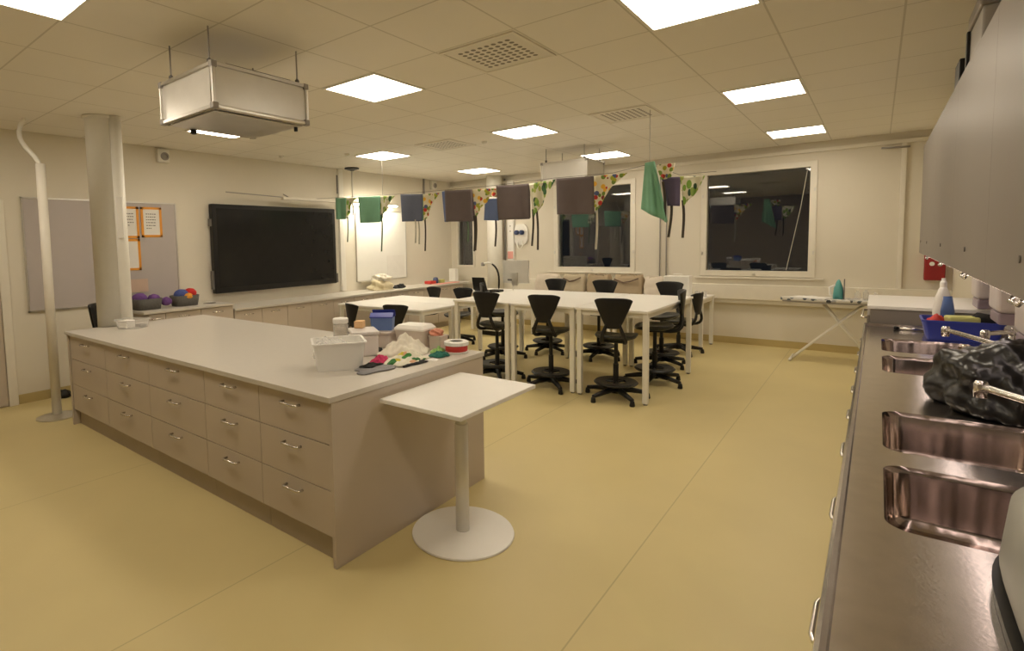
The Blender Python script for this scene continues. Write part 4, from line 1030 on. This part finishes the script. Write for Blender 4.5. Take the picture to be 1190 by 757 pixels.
MB(L2).box(.334, .372, 1.0, 6.65, 1.410, 1.4195).build('lamp_housing', 'white', t)
MB(L2).box(.338, .368, 1.02, 6.63, 1.403, 1.4105).build('tube', 'strip', t)
# things on top of the cabinets
t = thing('storage_crate', 'grey storage crate with dark edge on top of the wall cabinets', 'crate', (.5, 3.9, 2.4205)); L2 = t.location
MB(L2).box(.345, .69, 3.66, 4.10, 2.4205, 2.66).build('crate_body', 'grey_mid', t, bevel=.008)
MB(L2).box(.335, .70, 3.65, 4.11, 2.66, 2.73).build('lid', 'cab', t, bevel=.008)
MB(L2).box(.330, .344, 4.08, 4.12, 2.44, 2.66).build('edge_strip', 'black', t, bevel=.003)
o = MB((.45, 4.3, 2.4205)).box(.36, .62, 4.16, 4.36, 2.4205, 2.55).build('cardboard_box', 'cardboard', bevel=.004); tag(o, 'small brown cardboard box behind the grey crate on the cabinets', 'box')
o = MB((.36, 4.5, 2.4205)).box(.33, .36, 4.40, 4.62, 2.4205, 2.60).build('dark_folder', 'black', bevel=.004); tag(o, 'dark folder standing beyond the cardboard box on the cabinets', 'folder')

# dispensers on the right wall
for y0, y1, z0, z1, lab in ((3.75, 4.10, 1.02, 1.34, 'pinkish white paper towel dispenser nearest the camera, above the taps'), (4.62, 4.95, 1.05, 1.36, 'pinkish white wall dispenser between the taps and blue tub'), (5.5, 5.8, 1.05, 1.36, 'pinkish white wall dispenser farthest away, behind the detergent bottle')):
    t = thing('towel_dispenser', lab, 'dispenser', (XR, (y0+y1)/2, z0), 0, 'wall dispensers'); L2 = t.location
    MB(L2).box(XR-.16, XR-.001, y0, y1, z0+.07, z1).build('cover', 'pinkwhite', t, bevel=.03, seg=4)
    MB(L2).box(XR-.15, XR-.001, y0+.01, y1-.01, z0, z0+.069).build('base', 'lilac', t, bevel=.01)

# taps
def tap(bx, by, ex, ey, ez, lab):
    t = thing('mixer_tap', lab, 'tap', (bx, by, CZ), 0, 'mixer taps')
    MB().lathe([(.028, 0), (.028, .01), (.022, .02), (.022, .15), (.018, .16)], seg=20).build('tap_body', 'chrome', t, smooth=True)
    dx, dy = ex-bx, ey-by; d = math.hypot(dx, dy)
    z1 = ez-CZ
    MB().tube([(0, 0, .12), (dx*.05, dy*.05, .17), (dx*.2, dy*.2, max(.17, z1)), (dx*.95, dy*.95, z1), (dx, dy, z1-.02)], .013, 10).build('spout', 'chrome', t, smooth=True)
    MB().lathe([(.019, -.03), (.021, 0), (.021, .02), (.016, .03)], (dx, dy, z1-.01), 14).build('aerator', 'chrome', t, smooth=True)
    MB().tube([(0, 0, .16), (.0, -.02, .185), (-.02, -.10, .21)], .008, 8, rads=[.014, .011, .006]).build('lever', 'chrome', t, smooth=True)
tap(.57, 2.31, .305, 2.75, 1.05, 'chrome mixer tap by the two near sinks, spout over the black bag')
tap(.57, 3.60, .335, 4.50, 1.02, 'chrome mixer tap with long spout by the far sinks, behind the black bag')
tap(.60, 4.36, .47, 4.20, 1.05, 'chrome mixer tap standing between the far sinks near the blue tub')

# black plastic bag
b = blob((.45, 3.22, CZ+.003), .25, .30, .205, 11, .17, sub=5, freq=4.2)
o = b.build('plastic_bag', 'bag', smooth=True); tag(o, 'crumpled shiny black plastic bag on the steel worktop between sinks', 'bag')

# blue tub with cleaning things
t = thing('blue_tub', 'dark blue plastic tub with cleaning things beyond the far sinks', 'tub', (.46, 5.22, CZ+.001)); L2 = (.46, 5.22, CZ+.001)
MB().loft([[(x*s_, y*s_, zz) for x, y in rrect(-.20, .20, -.16, .16, .03)] for s_, zz in ((.88, 0), (1, .12), (1.03, .12), (1.03, .135), (.98, .135), (.86, .006))]).build('tub_body', 'blue', t)
MB().box(.15, .208, -.06, .06, .105, .12).build('grip', 'blue', t, bevel=.004)
def item(b, name, m, lab, cat, **k): tag(b.build(name, m, **k), lab, cat)
item(blob((.33, 5.14, CZ+.07), .045, .045, .07, 51, .3, sub=3), 'scrub_sponge', 'redrib', 'small red sponge in the blue tub\'s left corner', 'sponge', smooth=True)
item(MB((.42, 5.16, CZ)).box(.38, .54, 5.08, 5.2, CZ+.10, CZ+.165, .2), 'sponge', 'sponge_y', 'yellow-green sponge lying in the blue tub', 'sponge', bevel=.012)
item(blob((.55, 5.16, CZ+.08), .075, .07, .075, 53, .4, sub=3), 'scouring_pad', 'black_c', 'black scouring pad in the right part of the blue tub', 'scouring pad', smooth=True)
t = thing('detergent_bottle', 'white and blue detergent bottle behind the blue tub', 'bottle', (.385, 5.48, CZ+.001), .3)
MB().loft([[(x, y, z) for x, y in superell(0, 0, w, d, 2.6, 28)] for z, w, d in ((0, .047, .036), (.02, .053, .04), (.16, .055, .04), (.26, .043, .036), (.32, .025, .025), (.335, .018, .018))]).build('bottle_body', 'white', t, smooth=True)
MB().loft([[(x+.012, y-.004, z) for x, y in superell(0, 0, w, d, 2.6, 28)] for z, w, d in ((.05, .051, .042), (.16, .053, .042), (.27, .036, .036))]).build('blue_label', 'bluebox', t, smooth=True)
MB().lathe([(.02, .335), (.02, .37), (.012, .385), (.012, .40)], seg=16).build('cap', 'white', t)
t = thing('steel_handle_brush', 'short steel-handled brush lying left of the blue tub', 'brush', (.2, 5.45, CZ+.012))
MB().tube([(-.06, 0, .0), (.10, .01, .0)], .011).build('handle', 'chrome', t, smooth=True)
MB().tube([(-.085, 0, .004), (-.06, 0, .002)], .015).build('black_cap', 'black', t, smooth=True)
# pale grey tub near the camera
t = thing('upturned_basin', 'pale grey upturned plastic basin at the bottom right corner', 'basin', (.455, 1.36, CZ+.001))
MB().loft([[(x, y, z) for x, y in superell(0, 0, a, b_, 3.4, 48)] for z, a, b_ in ((0, .255, .42), (.03, .258, .425))]).build('dark_slab', 'black', t)  # black slab directly below the grey shell
MB().loft([[(x, y, z) for x, y in superell(0, 0, a, b_, 3.4, 48)] for z, a, b_ in ((.031, .24, .46), (.05, .245, .47), (.17, .235, .45), (.20, .21, .42), (.205, .12, .3))]).build('shell', 'tubgrey', t, smooth=True)

# ================================================================ WORLD, CAMERA, COLOUR
w = bpy.data.worlds.new('night'); SC.world = w; w.use_nodes = True
w.node_tree.nodes['Background'].inputs[0].default_value = (.006, .007, .009, 1)
w.node_tree.nodes['Background'].inputs[1].default_value = 1.0

yaw, pit, rol, F, PX, PY = -0.6903696, -0.0740164, -0.0214711, 629.6286, 500.0, 329.62943
cy, sy, cp, sp = math.cos(yaw), math.sin(yaw), math.cos(pit), math.sin(pit)
fw = Vector((sy*cp, cy*cp, sp)); rt = Vector((cy, -sy, 0)); up = rt.cross(fw)
r2 = rt*math.cos(rol)+up*math.sin(rol); u2 = up*math.cos(rol)-rt*math.sin(rol)
cam = bpy.data.cameras.new('camera'); co = bpy.data.objects.new('camera', cam); COL.objects.link(co)
co.matrix_world = Matrix(((r2.x, u2.x, -fw.x, 0), (r2.y, u2.y, -fw.y, 0), (r2.z, u2.z, -fw.z, 1.61), (0, 0, 0, 1)))
cam.sensor_width = 36; cam.lens = F/1190*36
cam.shift_x = (595-PX)/1190; cam.shift_y = -(378.5-PY)/1190
cam.clip_start = .02
SC.camera = co
SC.view_settings.view_transform = 'Standard'; SC.view_settings.look = 'None'
SC.view_settings.exposure = 0.0; SC.view_settings.gamma = 1.0; SC.view_settings.use_curve_mapping = False
SC.cycles.max_bounces = 10; SC.cycles.diffuse_bounces = 6; SC.cycles.transmission_bounces = 8; SC.cycles.transparent_max_bounces = 12
SC.cycles.use_denoising = True
SC.cycles.sample_clamp_indirect = 6.0
